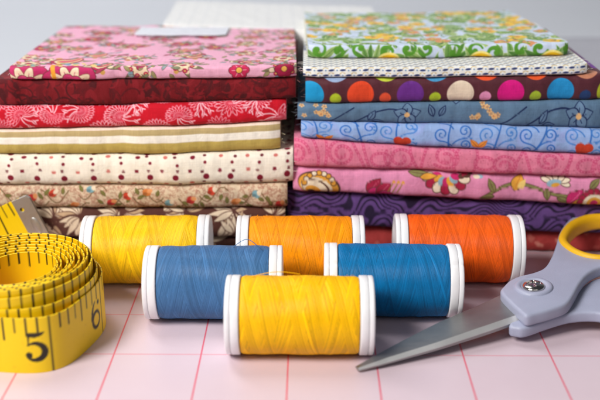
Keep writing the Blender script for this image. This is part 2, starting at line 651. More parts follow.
def pr_multi_dots(W, v0, v1):
    p = Print(W, v0, v1, (84, 36, 46))
    big = [(20, 150, 206), (232, 74, 36), (104, 42, 136), (226, 208, 184), (216, 14, 128), (28, 140, 200), (190, 204, 40)]
    small = [(176, 196, 40), (226, 82, 48), (176, 200, 44), (230, 150, 190), (170, 196, 50), (30, 60, 110)]
    top = [(150, 170, 206), (224, 160, 190), (190, 204, 60), (60, 120, 70), (70, 150, 200), (40, 60, 110), (232, 84, 40), (180, 200, 50), (232, 90, 40), (190, 200, 60), (196, 130, 100), (60, 60, 120)]
    sp = 16.75
    for k in range(8):
        x = 1.7 + k * sp
        p.ell(x, -1.6, 4.5, None, 0, big[k % 7])
        p.ell(x + sp / 2, -2.9, 1.95, None, 0, small[k % 6])
        p.ell(x + sp / 2, 6.6, 4.3 if k % 1 == 0 else 2, 4.0, 0, top[(2 * k) % 12])
        p.ell(x + sp, 6.4, 1.9, 1.7, 0, top[(2 * k + 1) % 12])
        p.ell(x, 14.5, 4.3, None, 0, big[(k + 3) % 7])
        p.ell(x, -10.5, 1.9, None, 0, small[(k + 2) % 6])
        p.ell(x + sp / 2, -11, 4.3, None, 0, big[(k + 4) % 7])
    return p


def pr_steel_flower(W, v0, v1):
    p = Print(W, v0, v1, (92, 122, 150))
    nv, tn = (18, 34, 78), (226, 180, 122)
    for _ in range(int(W * 1.2)):
        p.ell(U_(0, W), U_(v0, v1), U_(.8, 2), U_(.5, 1), U_(0, 3), (84, 114, 144), .5)

    def oleaf(x, y, ln, a):
        p.leaf(x, y, ln, ln * .5, a, nv)
        p.leaf(x + .4 * math.cos(a), y + .4 * math.sin(a), ln - .9, ln * .5 - .75, a, (98, 128, 158))
        p.line([(x, y), (x + ln * .7 * math.cos(a), y + ln * .7 * math.sin(a))], .25, nv)

    def oflower(x, y, r, rot):
        for k in range(5):
            a = rot + k * 1.2566
            p.leaf(x, y, r * 1.15, r * .8, a, (104, 134, 164), edge=nv, ew=.36)
            p.line([(x, y), (x + r * .6 * math.cos(a), y + r * .6 * math.sin(a))], .25, nv)
        p.ell(x, y, .95, None, 0, tn)

    def blossom(x, y, n):
        for _ in range(n):
            xx, yy = x + U_(-5, 5), y + U_(-2.8, 2.8)
            r0 = U_(0, 3)
            for k in range(5):
                a = k * 1.257 + r0
                p.ell(xx + .66 * math.cos(a), yy + .66 * math.sin(a), .34, None, 0, tn)
            p.ell(xx, yy, .3, None, 0, (200, 130, 80))
    for x0 in (0.0, 58.0, 104):
        blossom(x0 + 6, .6, 12)
        p.line([(x0 + 20 + t * 16, -4 + 5.5 * math.sin(t * 2.2)) for t in np.linspace(0, 1, 10)], .5, nv)
        oleaf(x0 + 24, -3.5, 5.2, 1.1); oleaf(x0 + 25, -4, 4.4, .1); oleaf(x0 + 46, -1.5, 5, 1.9)
        oleaf(x0 + 48, -1.5, 4.5, 1.1)
        oflower(x0 + 37, -.8, 4.0, .3)
        p.line([(x0 + 10 + t * 9, -5 + 7 * t) for t in np.linspace(0, 1, 6)], .45, nv)
        oflower(x0 + 54, 6.8, 3.4, .8); oleaf(x0 + 12, 7.5, 5, .2); blossom(x0 + 30, 8, 8); oleaf(x0 + 34, -9, 5, .4)
    return p


def pr_blue_swirl(W, v0, v1):
    p = Print(W, v0, v1, (150, 178, 226))
    for _ in range(int(W)):
        p.ell(U_(0, W), U_(v0, v1), U_(2, 5), U_(1, 2), U_(0, 3), (160, 170, 230), .35)
    b1, b2 = (48, 108, 190), (74, 132, 206)
    k = 0
    x = 4.0
    while x < W + 4:
        h = U_(3.4, 5)
        tl = U_(-4, 4)
        p.line([(x + tl * (t - .5) + 1.6 * math.sin(t * 3.4 + k), -9 + t * U_(15, 15.2)) for t in np.linspace(0, 1, 9)], [.9, .35], b1)
        for sg, dx, dy, r in ((1, 3.9, 2.4, 2.6), (-1, -4.0, 1.0, 2.9), (1, 4.2, -3.6, 2.0), (-1, -3.2, 6.6, 2.2), (-1, -3.4, -5.2, 1.8)):
            r *= U_(.85, 1.1); dy += U_(-.8, .8)
            c_ = b1 if k % 2 else b2
            sx, sy = x + dx, dy - r
            p.line([((1 - t) ** 2 * x + 2 * t * (1 - t) * (x + dx * .35) + t * t * sx, (1 - t) ** 2 * (dy - r - 2.2) + 2 * t * (1 - t) * (sy - .3) + t * t * sy) for t in np.linspace(0, 1, 8)], .45, c_)
            p.spiral(sx, dy, r, 1.5, [.5, .36], c_, -math.pi / 2, sg)
        for j in range(4):
            p.ell(x + 5 + U_(-1.5, 1.5), U_(-4, 5), .45, .3, U_(0, 3), b2)
        x += U_(12.5, 18.5); k += 1
    rd, og = (196, 62, 36), (232, 150, 60)
    for (x, y, c) in ((34, -4.2, rd), (96, -3.8, rd)):
        for sg in (-1, 1):
            p.ell(x + sg * 1.35 + .5, y + 1.6, 1.65, 1.6, 0, c)
        p.leaf(x + .6, y + 2.6, 5.4, 4.4, -math.pi / 2 - .25, c)
    for (x, y) in ((60.5, -3.8), (8, -4.8)):
        for sg in (-1, 1):
            p.leaf(x, y, 4, 1.8, math.pi / 2 - sg * .8, og, vein=(170, 70, 40), edge=(180, 90, 50), ew=.15)
    return p


def pr_pink_tonal(W, v0, v1):
    p = Print(W, v0, v1, (228, 130, 158))
    dk, lt = (206, 78, 120), (228, 126, 158)
    for _ in range(int(W * (v1 - v0) * .25)):
        p.ell(U_(0, W), U_(v0, v1), .16, None, 0, (176, 70, 100), .8)

    def beaded(pts):
        p.line(pts, .95, dk, .8)
        q = np.asarray(pts); c = np.concatenate([[0], np.cumsum(np.hypot(*np.diff(q, axis=0).T))])
        for t in np.arange(.4, c[-1], 1.15):
            p.ell(np.interp(t, c, q[:, 0]), np.interp(t, c, q[:, 1]), .27, None, 0, lt)
    x = 1.0; k = 0
    while x < W + 8:
        y = U_(-1.5, 1.5); r = U_(3.8, 5.0)
        t = np.linspace(0, 1, 30)
        a = t * 2 * np.pi * 1.7 + k * 1.3
        rr = r * (1 - .75 * t)
        beaded(np.stack([x + 1.15 * rr * np.cos(a), y + rr * np.sin(a)], 1))
        beaded([(x + r + 1 + 2.6 * math.sin(u * 4 + k), -9 + 18 * u) for u in np.linspace(0, 1, 20)])
        beaded([(x + r + 4.4 + 2.0 * math.sin(u * 3 + k * 2), -9 + 18 * u) for u in np.linspace(0, 1, 20)])
        if k % 2:
            beaded([(x + r + 9 + 3.4 * math.cos(u * 6.28), y - 1.5 + 2.4 * math.sin(u * 6.28)) for u in np.linspace(0, 1, 16)])
        x += 20.0 if k % 2 else 15.5; k += 1
    return p


def pr_pink_vine(W, v0, v1):
    p = Print(W, v0, v1, (228, 146, 184))
    ol, gn, cr, gd, cm, mg = (92, 60, 50), (140, 138, 84), (172, 34, 70), (230, 166, 62), (240, 226, 200), (206, 44, 112)
    bl = (150, 184, 200)
    # gold scalloped shell at the left end
    for rr, c in ((6.2, ol), (5.8, gd), (4.6, cm), (4.0, ol), (3.6, cm), (2.2, gd), (1.0, ol)):
        p.ell(9 - (6 - rr) * .55, -2.4 - (6 - rr) * .5, rr * 1.25, rr * .8, -.35, c)
    for k in range(9):
        a = .2 + k * .34
        p.ell(9 + 5.2 * math.cos(a), -2.4 + 4.8 * math.sin(a), 1.1, None, 0, ol); p.ell(9 + 5.2 * math.cos(a), -2.4 + 4.8 * math.sin(a), .8, None, 0, cm if k % 2 else gd)
    # crimson buds
    for (x, y) in ((28, -2.5), (31.5, -3.8)):
        p.leaf(x - 2, y - 2, 7, 4.6, .9, cr, vein=(230, 120, 150), edge=ol)
        p.leaf(x - 2, y - 2, 5.5, 3.4, .2, mg, edge=ol)
    for k in range(3):
        p.line([(33 + k * 1.6 + t * 2, -4 + 4 * t) for t in np.linspace(0, 1, 5)], .4, (150, 120, 60)); p.ell(35 + k * 1.6, 0, .55, None, 0, gd)
    # hanging flower near the middle
    for k in range(7):
        a = math.pi + .25 + k * .44
        p.ell(53 + 6.4 * math.cos(a), 3.8 + 5.6 * math.sin(a), 2.4, 1.9, a, ol)
        p.ell(53 + 6.4 * math.cos(a), 3.8 + 5.6 * math.sin(a), 2.1, 1.6, a, cr if k % 2 else cm)
        p.ell(53 + 3.4 * math.cos(a), 3.8 + 3.0 * math.sin(a), 1.7, 1.2, a, (mg, gd, bl)[k % 3])
    p.leaf(40, 4.2, 8, 2.6, -.15, gn, edge=ol, vein=ol); p.leaf(44, 2.2, 6, 2.2, .1, gd, edge=ol)
    # the vine
    p.line([(66 + t * 44, -5 + 5.5 * math.sin(t * 3.2 + .1) + 2 * math.sin(t * 8)) for t in np.linspace(0, 1, 30)], 1.35, ol)
    p.line([(66 + t * 44, -5 + 5.5 * math.sin(t * 3.2 + .1) + 2 * math.sin(t * 8)) for t in np.linspace(0, 1, 30)], .95, gn)
    for x, y, l, a in ((70, -2, 5.4, 2.0), (70, -3.5, 5, 3.3), (88, .2, 4.6, -1.4), (92, -3, 6, -.4), (103, 1, 5, .8)):
        p.leaf(x, y, l, 2.2, a, gn, vein=ol, edge=ol)
    p.leaf(77, -1.2, 6.4, 4.2, 1.2, gd, edge=ol, vein=(190, 110, 50)); p.leaf(78.4, -.8, 4.4, 2.2, 1.0, (240, 206, 120))
    for k in range(6):
        a = -.3 + k * .62
        p.ell(91 + 3.6 * math.cos(a), 2.6 + 2.0 * math.sin(a), 1.9, 1.1, a, ol); p.ell(91 + 3.6 * math.cos(a), 2.6 + 2.0 * math.sin(a), 1.6, .85, a, cm)
    p.ell(90.5, 2.2, 2.6, 1.3, .2, bl); p.ell(91, 1.6, 1.5, .7, .2, gd)
    p.leaf(96, -5.5, 7.5, 5.2, .9, mg, edge=ol, vein=(240, 150, 180)); p.leaf(97.5, -6, 6, 3, .5, gd, edge=ol)
    for k in range(8):
        a = .3 + k * .4
        p.ell(105 + 4.8 * math.cos(a), -4.5 + 4.4 * math.sin(a), 1.3, 1.3, 0, ol); p.ell(105 + 4.8 * math.cos(a), -4.5 + 4.4 * math.sin(a), 1.05, None, 0, cr)
    p.ell(105, -4.5, 3.9, 3.5, 0, cm); p.ell(105, -4.5, 2.6, 2.4, 0, gd); p.ell(105, -4.5, 1.4, 1.3, 0, mg)
    for k in range(6):
        p.ell(114 + U_(-4, 4), 3 + U_(-2, 2), 1.8, 1.3, U_(0, 3), ol); p.ell(114 + U_(-4, 4), 3 + U_(-2, 2), 1.6, 1.1, 0, cr)
    for k in range(5):
        p.flower(4 + k * 26, 12 + U_(-1, 1), 3.5, 6, cr, gd, edge=ol)
        p.leaf(17 + k * 26, -9.5, 7, 2.5, .2, gn, edge=ol)
    for k in range(5):
        p.ell(60 + U_(-4, 4), 4.5 + U_(-1.3, 1.3), 1.3, .9, U_(0, 3), ol); p.ell(61 + U_(-4, 4), 4.5 + U_(-1.3, 1.3), 1.2, .8, 0, (cm, cr, bl)[k % 3])
    return p


def pr_purple_wave(W, v0, v1):
    p = Print(W, v0, v1, (100, 68, 130))
    H, Wd = p.im.shape[:2]
    X, Y = np.meshgrid(np.arange(Wd) / p.res, np.arange(H) / p.res + v0)
    ph = Y * 1.25 + 3.4 * np.sin(X * .165 + .5 * np.sin(Y * .22)) + 2.4 * np.sin(X * .31 + Y * .24 + 1.2) + 1.1 * np.sin(X * .62 - Y * .5)
    ph = ph + .9 * np.cos(X * .09) * Y * .5
    k = np.clip((np.sin(ph * 2.5) * .9 + .36) * 2.0 + .5, 0, 1)[..., None]
    p.im = p.im * k + np.array((38, 24, 54.0)) * (1 - k)
    return p


def pr_coral(W, v0, v1):
    p = Print(W, v0, v1, (176, 62, 60))
    for _ in range(int(W * .9)):
        x, y = U_(0, W), U_(v0, v1)
        c = random.choice(((206, 112, 100), (196, 92, 84), (214, 140, 124)))
        for k in range(4):
            p.ell(x + U_(-1, 1), y + U_(-1, 1), U_(.6, 1.3), U_(.4, .9), U_(0, 3), c, .7)
    return p


def pr_dark_brown(W, v0, v1):
    p = pr_brown_leaf(W, v0, v1)
    p.im = p.im * .82
    return p


def pr_cream_check(W, v0, v1):
    p = Print(W, v0, v1, (222, 222, 222))
    for x in np.arange(0, W, 5.5):
        p.line([(x, v0), (x, v1)], .5, (204, 206, 210), .6)
    for y in np.arange(v0, v1, 5.5):
        p.line([(0, y), (W, y)], .5, (206, 206, 206), .6)
    return p


def pr_plain(c):
    def f(W, v0, v1):
        p = Print(W, v0, v1, c)
        for _ in range(int(W * .5)):
            p.ell(U_(0, W), U_(v0, v1), U_(.5, 3), U_(.3, 1), U_(0, 3), tuple(q * .93 for q in c), .5)
        return p
    return f


def pr_grey_stripe(W, v0, v1):
    p = Print(W, v0, v1, (178, 178, 186))
    for y in np.arange(v0, v1, 2.4):
        p.line([(0, y), (W, y)], .8, (150, 150, 160), .8)
    return p


# ------------------------------------------------------------------ folded cloth
CLOTH = cloth_material('printed_cotton')
CLOTH_SHINY = cloth_material('smooth_cotton', rough=0.62, weave=0.3, bump=0.4, sheen=0.1)


def folded(name, label, pr, XL, XR, zb, zt, Yf, D, seed, fine_top=12.0, mat=None, skew=0.0, narrow=0.0, step=0.25, group='folded fabrics in the two piles', yaw=0.0, wob=0.8, front=None):
    """a length of cloth folded flat: nested U shaped layers, fold towards the viewer.
    zb / zt give the underside and upper side as functions of x."""
    W = XR - XL
    xm = (XL + XR) / 2
    Tm = float(np.mean(zt(np.linspace(XL, XR, 9)) - zb(np.linspace(XL, XR, 9))))
    mb = MB()
    nl = 4
    rs = np.random.default_rng(seed)
    front = rs.uniform(.26, .42) if front is None else front
    expo = rs.uniform(2.5, 3.6)
    lean_ = rs.uniform(-.45, .45)
    canvas = pr(W, -Tm - fine_top - 3, Tm + fine_top + 6)
    for k in range(nl):
        last = k == nl - 1
        fine = k == 0
        nx = int(W / step) if fine else 70
        xs = np.linspace(XL, XR, nx)
        f = 1 - k / nl
        nph = 72 if fine else 14
        ph = np.linspace(-np.pi / 2, np.pi / 2, nph)
        ex = 2 / expo
        am = max(1.6, min(Tm * front, 5.5))
        cy = np.sign(np.cos(ph)) * np.abs(np.cos(ph)) ** ex
        sz = np.sign(np.sin(ph)) * np.abs(np.sin(ph)) ** ex
        ntop = int(fine_top / (step * 1.35)) if fine else 4
        tops = np.concatenate([np.linspace(0, fine_top, ntop + 1)[1:], [fine_top + 2, D * .5 + fine_top * .4, D - am - k * .8] if D - am > fine_top + 6 else [D - am - k * .8]])
        tops = np.unique(np.clip(tops, 0.01, D - am - k * .8))

        def surf(xs, inset):
            X = xs[:, None]
            B = (zt(xs) - zb(xs))[:, None] / 2 * f - 0.10 - inset
            B = np.maximum(B, .25)
            mid = (zt(xs) + zb(xs))[:, None] / 2
            a = max(am * f - inset, .8)
            y0 = Yf + k * 1.0 + inset + wob * snoise(X, seed, 55) + .22 * snoise(X, seed + 5, 14)
            edge = np.minimum(X - XL, XR - X)
            y0 = y0 + 1.1 * np.exp(-edge / 1.6)
            yfr = y0 + a - a * cy[None]
            yfr = yfr + lean_ * sz[None] * np.cos(ph)[None] + .10 * snoise(X + 3.0 * sz[None], seed + 21, 9) * np.cos(ph)[None] ** .5
            zfr = mid + B * sz[None] + .12 * snoise(X, seed + 9, 23) * np.cos(ph)[None]
            yt = y0 + a + tops[None]
            wv = .14 * snoise(X + tops[None] * .6, seed + 3, 40) * np.minimum(tops[None] / 10, 1)
            zt_ = mid + B + wv - .2 * (tops[None] / D)
            zb_ = mid - B + 0 * tops[None]
            Y = np.hstack([yt[:, ::-1], yfr, yt])
            Z = np.hstack([zb_[:, ::-1], zfr, zt_])
            XX = np.repeat(X, Y.shape[1], 1)
            t = np.clip((Y - Yf) / D, 0, 1)
            rel = (XX - xm) / (W / 2)
            XX = XX + skew * t + np.where(rel > 0, -narrow * t * rel, 0)
            P = np.stack([XX, Y, Z], -1)
            if yaw:
                c, s_ = math.cos(yaw), math.sin(yaw)
                q = P - np.array([xm, Yf, 0])
                P = np.stack([xm + q[..., 0] * c - q[..., 1] * s_, Yf + q[..., 0] * s_ + q[..., 1] * c, P[..., 2]], -1)
            return P
        P = surf(xs, 0)
        mrow = P[nx // 2]
        arc = np.concatenate([[0], np.cumsum(np.hypot(np.diff(mrow[:, 1]), np.diff(mrow[:, 2])))])
        arc -= arc[len(arc) // 2]
        Ug = np.repeat((xs - XL)[:, None], P.shape[1], 1)
        Vg = np.repeat(arc[None], nx, 0)
        col = lin(canvas.sample(Ug, Vg))
        mb.grid(P, col, np.stack([Ug, Vg], -1), flip=True)
        # inside face and cut ends of this layer
        xc = np.linspace(XL, XR, 40)
        th = min(.9, Tm / 2 / nl * .75)
        Q = surf(xc, th)
        back = lin(np.mean(canvas.im.reshape(-1, 3), 0) * .5 + np.array((228, 220, 210)) * .5)
        mb.grid(Q, back, np.zeros(Q.shape[:2] + (2,)))
        for e, fl in ((0, False), (-1, True)):
            E = np.stack([P[e], Q[e]])
            mb.grid(E, back, np.stack([np.repeat(arc[None], 2, 0), np.array([[0.], [th]]) + 0 * arc[None]], -1), flip=fl)
    # a few frayed yarns at the cut ends
    for q in range(16):
        e = rs.choice((-1, 1))
        x = XR if e > 0 else XL
        y = Yf + rs.uniform(1.5, 14); z = float(zb(np.array([x]))[0]) + Tm * rs.uniform(.15, .85)
        L_ = rs.uniform(.8, 2.8)
        w1, w2 = rs.uniform(-1, 1, 2)
        tube(mb, [(x + e * (t * L_ - .4) + skew * 0, y + w1 * t * t * 1.2 - 1.2 * t, z + w2 * t * t) for t in np.linspace(0, 1, 6)], .06, 4, back)
    o = mb.build(name, mat or CLOTH)
    tag(o, label, 'folded fabric', group)
    return o


def bound(xs_px, ys_px, Y):
    """height profile along X of an edge seen at those spots of the photograph, on the plane at distance Y"""
    P = np.array([ony(a, b, Y) for a, b in zip(xs_px, ys_px)])
    co = np.polyfit(P[:, 0], P[:, 2], 2)

    def f(x):
        xx = np.clip(x, P[0, 0] - 12, P[-1, 0] + 12)
        wv = .20 * snoise(np.asarray(x, float), int(ys_px[0] * 7), 64) + .07 * snoise(np.asarray(x, float), int(ys_px[1] * 5) + 3, 21)
        return np.polyval(co, xx) + wv
    return f


def xat(px, py, Y):
    return float(ony(px, py, Y)[0])


YL, YR = 318.0, 318.5
flat0 = lambda x: np.zeros_like(np.asarray(x, float)) + 0.15
lx = (0, 150, 290)
LB = [flat0] + [bound(lx, y, YL) for y in ((240, 240, 240), (209, 209.5, 209), (185.5, 186, 184), (155.5, 155.5, 151), (130, 128, 122.5), (107.5, 105, 100), (80.5, 80, 78))]
ztopL = lambda x: LB[7](x) + 4.3
LB.append(ztopL)
zL7 = float(ztopL(np.array([-50.0]))[0])
DL7 = onz(180, 25, zL7)[1] - YL
LEFT = [
    # label, print, right px, right py, front offset, depth, fine top
    ('dark brown leaf printed fabric at the very bottom of the left pile, behind the spools', pr_dark_brown, -30, 286, 250, 3.0, 84, 6),
    ('brown and cream leaf printed fabric under the beige floral one in the left pile', pr_brown_leaf, -24, 285, 222, 0.5, 84, 8),
    ('beige fabric sprinkled with tiny orange and red flowers, low in the left pile', pr_small_floral, -30, 287, 196, 0.0, 86, 8),
    ('cream fabric with dark red polka dots in the left pile', pr_red_dots, -22, 293, 170, -0.4, 92, 60),
    ('cream white and olive striped fabric folded above the red polka dots', pr_stripe, -26, 280, 138, 0.6, 80, 8),
    ('bright red fabric with pale chrysanthemum line flowers in the left pile', pr_red_mum, -20, 286, 114, 1.0, 84, 8),
    ('dark maroon tone on tone fabric just under the pink floral top one', pr_maroon, -7, 295.5, 90, 1.4, 86, 12),
    ('pink fabric with crimson flowers lying on top of the left pile', pr_pink_floral, 8, 296.5, 75, 0.8, DL7, 96),
]
for i, (lab, pr, pxl, pxr, py, off, D, ft) in enumerate(LEFT):
    folded('folded_fabric', lab, pr, xat(pxl, py, YL), xat(pxr, py, YL), LB[i], LB[i + 1], YL + off, D, 100 + i * 7, ft,
           mat=CLOTH, step=.16 if i < 7 else .2, narrow=2.0 if i == 7 else 0)

rx = (305, 450, 595)
RB = [flat0] + [bound(rx, y, YR) for y in ((231, 236, 240), (194, 201, 208), (168, 173, 179.5), (139, 149, 155), (122.5, 125, 129.5), (105, 103, 101), (78.5, 78, 75))]
RB.append(lambda x: RB[7](x) + 3.6)
RB.append(lambda x: RB[8](x) + 4.6)
zR1 = float(RB[9](np.array([20.0]))[0])
YR1 = YR + 15
DR1 = onz(400, 12, zR1)[1] - YR1
RIGHT = [
    ('coral red fabric with faint pale blotches at the bottom of the right pile', pr_coral, 306, 618, 250, 8.0, 80, 8),
    ('purple fabric with black wavy lines near the bottom of the right pile', pr_purple_wave, 287, 616, 220, 4.0, 84, 8),
    ('pink fabric with a flowering vine print directly above the purple wavy one', pr_pink_vine, 293, 616, 186, 1.2, 86, 8),
    ('rose pink tonal fabric with dotted circles in the right pile', pr_pink_tonal, 294, 614, 160, 0.2, 86, 8),
    ('light blue fabric with darker blue swirls and an orange heart', pr_blue_swirl, 301, 612, 138, 0.0, 84, 8),
    ('steel blue fabric with navy outlined flowers and tan blossoms', pr_steel_flower, 297.5, 606, 114, 0.8, 84, 8),
    ('dark maroon brown fabric with large multicoloured polka dots', pr_multi_dots, 305.5, 604, 90, 0.6, 86, 8),
    ('white fabric with rows of small navy dashes under the green paisley one', pr_navy_dash, 303, 589, 70, 1.0, 80, 26),
    ('pale blue fabric with green paisleys and yellow flowers on top of the right pile', pr_green_paisley, 308, 569, 50, 15.0, DR1, 96),
]
for i, (lab, pr, pxl, pxr, py, off, D, ft) in enumerate(RIGHT):
    Yq = YR + (off if i == 8 else 0)
    folded('folded_fabric', lab, pr, xat(pxl, py, Yq), xat(pxr, py, Yq), RB[i], RB[i + 1], YR + off, D, 300 + i * 7, ft,
           mat=CLOTH_SHINY if i == 6 else CLOTH, step=.16 if i < 8 else .2, narrow=6.0 if i == 8 else 0, skew=-1.5 if i == 8 else 0)

# cloth behind the piles (their lower layers are hidden)
def const(z):
    return lambda x: np.zeros_like(np.asarray(x, float)) + z


def back_pile(rows, group):
    for (lab, pr, XL, XR, z0, z1, Y, D, yaw, seed, sk) in rows:
        folded('folded_fabric', lab, pr, XL, XR, const(z0), const(z1), Y, D, seed, min(D - 8, 96), step=.6, yaw=yaw, group=group, skew=sk)


zc = 71.0
a0, a1, a2 = onz(158, 27, zc), onz(172, -2, zc), onz(345, 12, zc)
back_pile([
    ('off-white faintly checked fabric lying behind the two piles, between their tops', pr_cream_check, a0[0], a0[0] + 92, 0.2, zc, a0[1] - 4, 66, -.2, 511, -16.0),
], 'fabrics lying behind the piles')
zg = 52.0
g0 = onz(556, 40, zg)
back_pile([
    ('rose pink fabric peeking out behind the right end of the right pile', pr_plain((206, 120, 140)), 84, 190, 0.2, 40.0, 412, 80, 0.0, 521, 0.0),
    ('grey striped fabric behind the right pile, on the rose pink one', pr_grey_stripe, 86, 186, 40.0, zg - 4, 414, 80, 0.03, 527, 0.0),
], 'fabrics lying behind the piles')
# small white cloth lying over the back edge of the pink fabric
w0, w1 = onz(134, 34.5, zL7 + .8), onz(226, 34.5, zL7 + .8)
folded('folded_cloth', 'small plain white cloth lying over the back edge of the pink floral fabric', pr_plain((212, 214, 223)), w0[0], w1[0],
       const(zL7 + .02), const(zL7 + 1.0), w0[1], 17, 541, 8, step=.6, group=None, wob=.3)

# ------------------------------------------------------------------ cutting mat, table, backdrop
def mat_material():
    m, N, L, B = new_mat('mat_vinyl')
    tc = N.new('ShaderNodeTexCoord')
    sx = N.new('ShaderNodeSeparateXYZ')
    L.new(tc.outputs['Object'], sx.inputs[0])
    nz = noise(N, L, tc.outputs['Object'], 45, 5, 0.6)
    nf = noise(N, L, tc.outputs['Object'], 1500, 3, 0.6)

    def grid(o, x0):
        t = mth(N, L, 'DIVIDE', mth(N, L, 'SUBTRACT', o, x0 * MM), 25.4 * MM)
        fr = mth(N, L, 'FRACT', mth(N, L, 'ADD', t, 100.5))
        d = mth(N, L, 'MULTIPLY', mth(N, L, 'ABSOLUTE', mth(N, L, 'SUBTRACT', fr, 0.5)), 25.4)
        d = mth(N, L, 'ADD', d, mth(N, L, 'MULTIPLY', mth(N, L, 'SUBTRACT', nf, .5), 0.16))
        return mth(N, L, 'SUBTRACT', 1.0, mth(N, L, 'DIVIDE', mth(N, L, 'SUBTRACT', d, 0.10), 0.24), True)
    gx = mth(N, L, 'MAXIMUM', grid(sx.outputs[0], -81.7), mth(N, L, 'MULTIPLY', grid(sx.outputs[1], 250.7), .6))
    gx = mth(N, L, 'MULTIPLY', gx, .88)
    base = mix(N, L, nz, lc((211, 190, 200)), lc((219, 200, 209)))
    L.new(mix(N, L, gx, base, lc((222, 62, 92))), B.inputs['Base Color'])
    L.new(mth(N, L, 'ADD', mth(N, L, 'MULTIPLY', nz, .2), .24), B.inputs['Roughness'])
    B.inputs['Specular IOR Level'].default_value = 0.5
    bp = N.new('ShaderNodeBump'); bp.inputs['Strength'].default_value = .1; bp.inputs['Distance'].default_value = .0004
    L.new(nf, bp.inputs['Height']); L.new(bp.outputs[0], B.inputs['Normal'])
    return m


def rounded_box(mb, x0, x1, y0, y1, z0, z1, r=1.0):
    bm = bmesh.new()
    bmesh.ops.create_cube(bm, size=1)
    for v in bm.verts:
        v.co = ((x0 + x1) / 2 + v.co.x * (x1 - x0), (y0 + y1) / 2 + v.co.y * (y1 - y0), (z0 + z1) / 2 + v.co.z * (z1 - z0))
    bmesh.ops.bevel(bm, geom=bm.edges[:], offset=r, segments=3, affect='EDGES', profile=.5)
    from_bm(mb, bm)


def from_bm(mb, bm, col=None, smooth=True, mi=0):
    bm.verts.index_update()
    V = np.array([v.co[:] for v in bm.verts])
    by = {}
    for f in bm.faces:
        by.setdefault(len(f.verts), []).append([v.index for v in f.verts])
    first = True
    base = mb.n
    for k, F in by.items():
        if first:
            mb.add(V, F, col, None, mi, smooth)
            first = False
        else:
            mb.f.append(np.asarray(F) + base); mb.mi.append(np.full(len(F), mi)); mb.sm.append(np.full(len(F), smooth))
    bm.free()


mb = MB()
rounded_box(mb, -330, 330, 60, 440, -2.0, 0.0, .6)
o = mb.build('cutting_mat', mat_material())
tag(o, 'white cutting mat ruled with pink inch lines under the spools', 'cutting mat')

tm, N, L, B = new_mat('table_paint')
tc = N.new('ShaderNodeTexCoord')
nz = noise(N, L, tc.outputs['Object'], 6, 5, .6)
L.new(mix(N, L, nz, lc((208, 210, 216)), lc((214, 216, 221))), B.inputs['Base Color'])
B.inputs['Roughness'].default_value = .6
mb = MB()
xs = np.linspace(-2200, 2200, 12)
prof = [(-300, -2.1)] + [(y, -2.1) for y in np.linspace(0, 900, 10)] + [(900 + 350 * math.sin(t), -2.1 + 350 * (1 - math.cos(t))) for t in np.linspace(.1, math.pi / 2, 14)] + [(1250, 900), (1250, 1800)]
mb.grid(np.array([[[x, y, z] for y, z in prof] for x in xs]), flip=False)
o = mb.build('backdrop', tm)
tag(o, kind='structure')

# ------------------------------------------------------------------ thread spools
SR, SL = 11.49, 42.4


def winding(seed, nx=340, nt=320):
    """height and tone of cross wound thread: overlapping swaths of parallel passes, sheen and strand shade painted into the tone"""
    r = np.random.default_rng(seed)
    Lw = 33.8
    H = np.zeros((nt, nx)); T = np.ones((nt, nx))
    dx = Lw / nx
    th = np.arange(nt) / nt
    rows = np.arange(nt)
    for g in range(220):
        sg = 1 if g % 2 else -1
        pitch = r.uniform(13, 20)
        off = r.uniform(0, pitch)
        gt = 1 + r.normal(0, .045)  # sheen band of the swath, painted as its tone
        gh = r.uniform(-.02, .04)
        ph = r.uniform(0, 6.28)
        for p in range(int(r.integers(3, 13))):
            off += .33 + r.normal(0, .08)
            tone = gt * (1 + r.normal(0, .11))  # brighter and duller strands: sheen streaks put into the colour
            hh = gh + r.uniform(-.015, .03)
            for turn in range(-2, int(Lw / pitch) + 2):
                x = off + pitch * (th + turn)
                x = x if sg > 0 else Lw - x
                x = x + .25 * np.sin(th * 6.28 + ph)
                j0 = np.floor(x / dx).astype(int)
                for k in range(-2, 4):
                    j = j0 + k
                    d = np.abs((j + .5) * dx - x) / .185
                    ok = (j >= 0) & (j < nx) & (d < 1)
                    rr, jj, dd = rows[ok], j[ok], d[ok]
                    H[rr, jj] = hh + .12 * np.sqrt(1 - dd ** 2)
                    T[rr, jj] = tone * (1 - .3 * dd ** 2)  # darker strand edges paint the shade between neighbouring strands
    return H, T, Lw


def spool_body_mesh(seed):
    H, T, Lw = winding(seed)
    nt, nx = H.shape
    a = np.arange(nt) / nt * 2 * np.pi
    xs = (np.arange(nx) / (nx - 1) - .5) * Lw
    swell = .18 * snoise(xs, seed, 17) + .12 * np.cos(xs / Lw * np.pi)
    # ends of the winding dip slightly towards the flange
    endd = np.exp(-(Lw / 2 - np.abs(xs)) / .7) * .5
    Rr = SR - .34 + H + swell[None] - endd[None]
    P = np.stack([np.repeat(xs[None], nt, 0), Rr * np.cos(a)[:, None], Rr * np.sin(a)[:, None]], -1)
    col = np.repeat(T[..., None], 3, 2)
    return P, col


BODY = [spool_body_mesh(s) for s in (3, 8)]
WHITE = plastic_material('white_plastic', (238, 238, 240), rough=.35, sss=.15)
CORE = plastic_material('grey_core', (150, 150, 155), rough=.5)
BODY_ME = {}


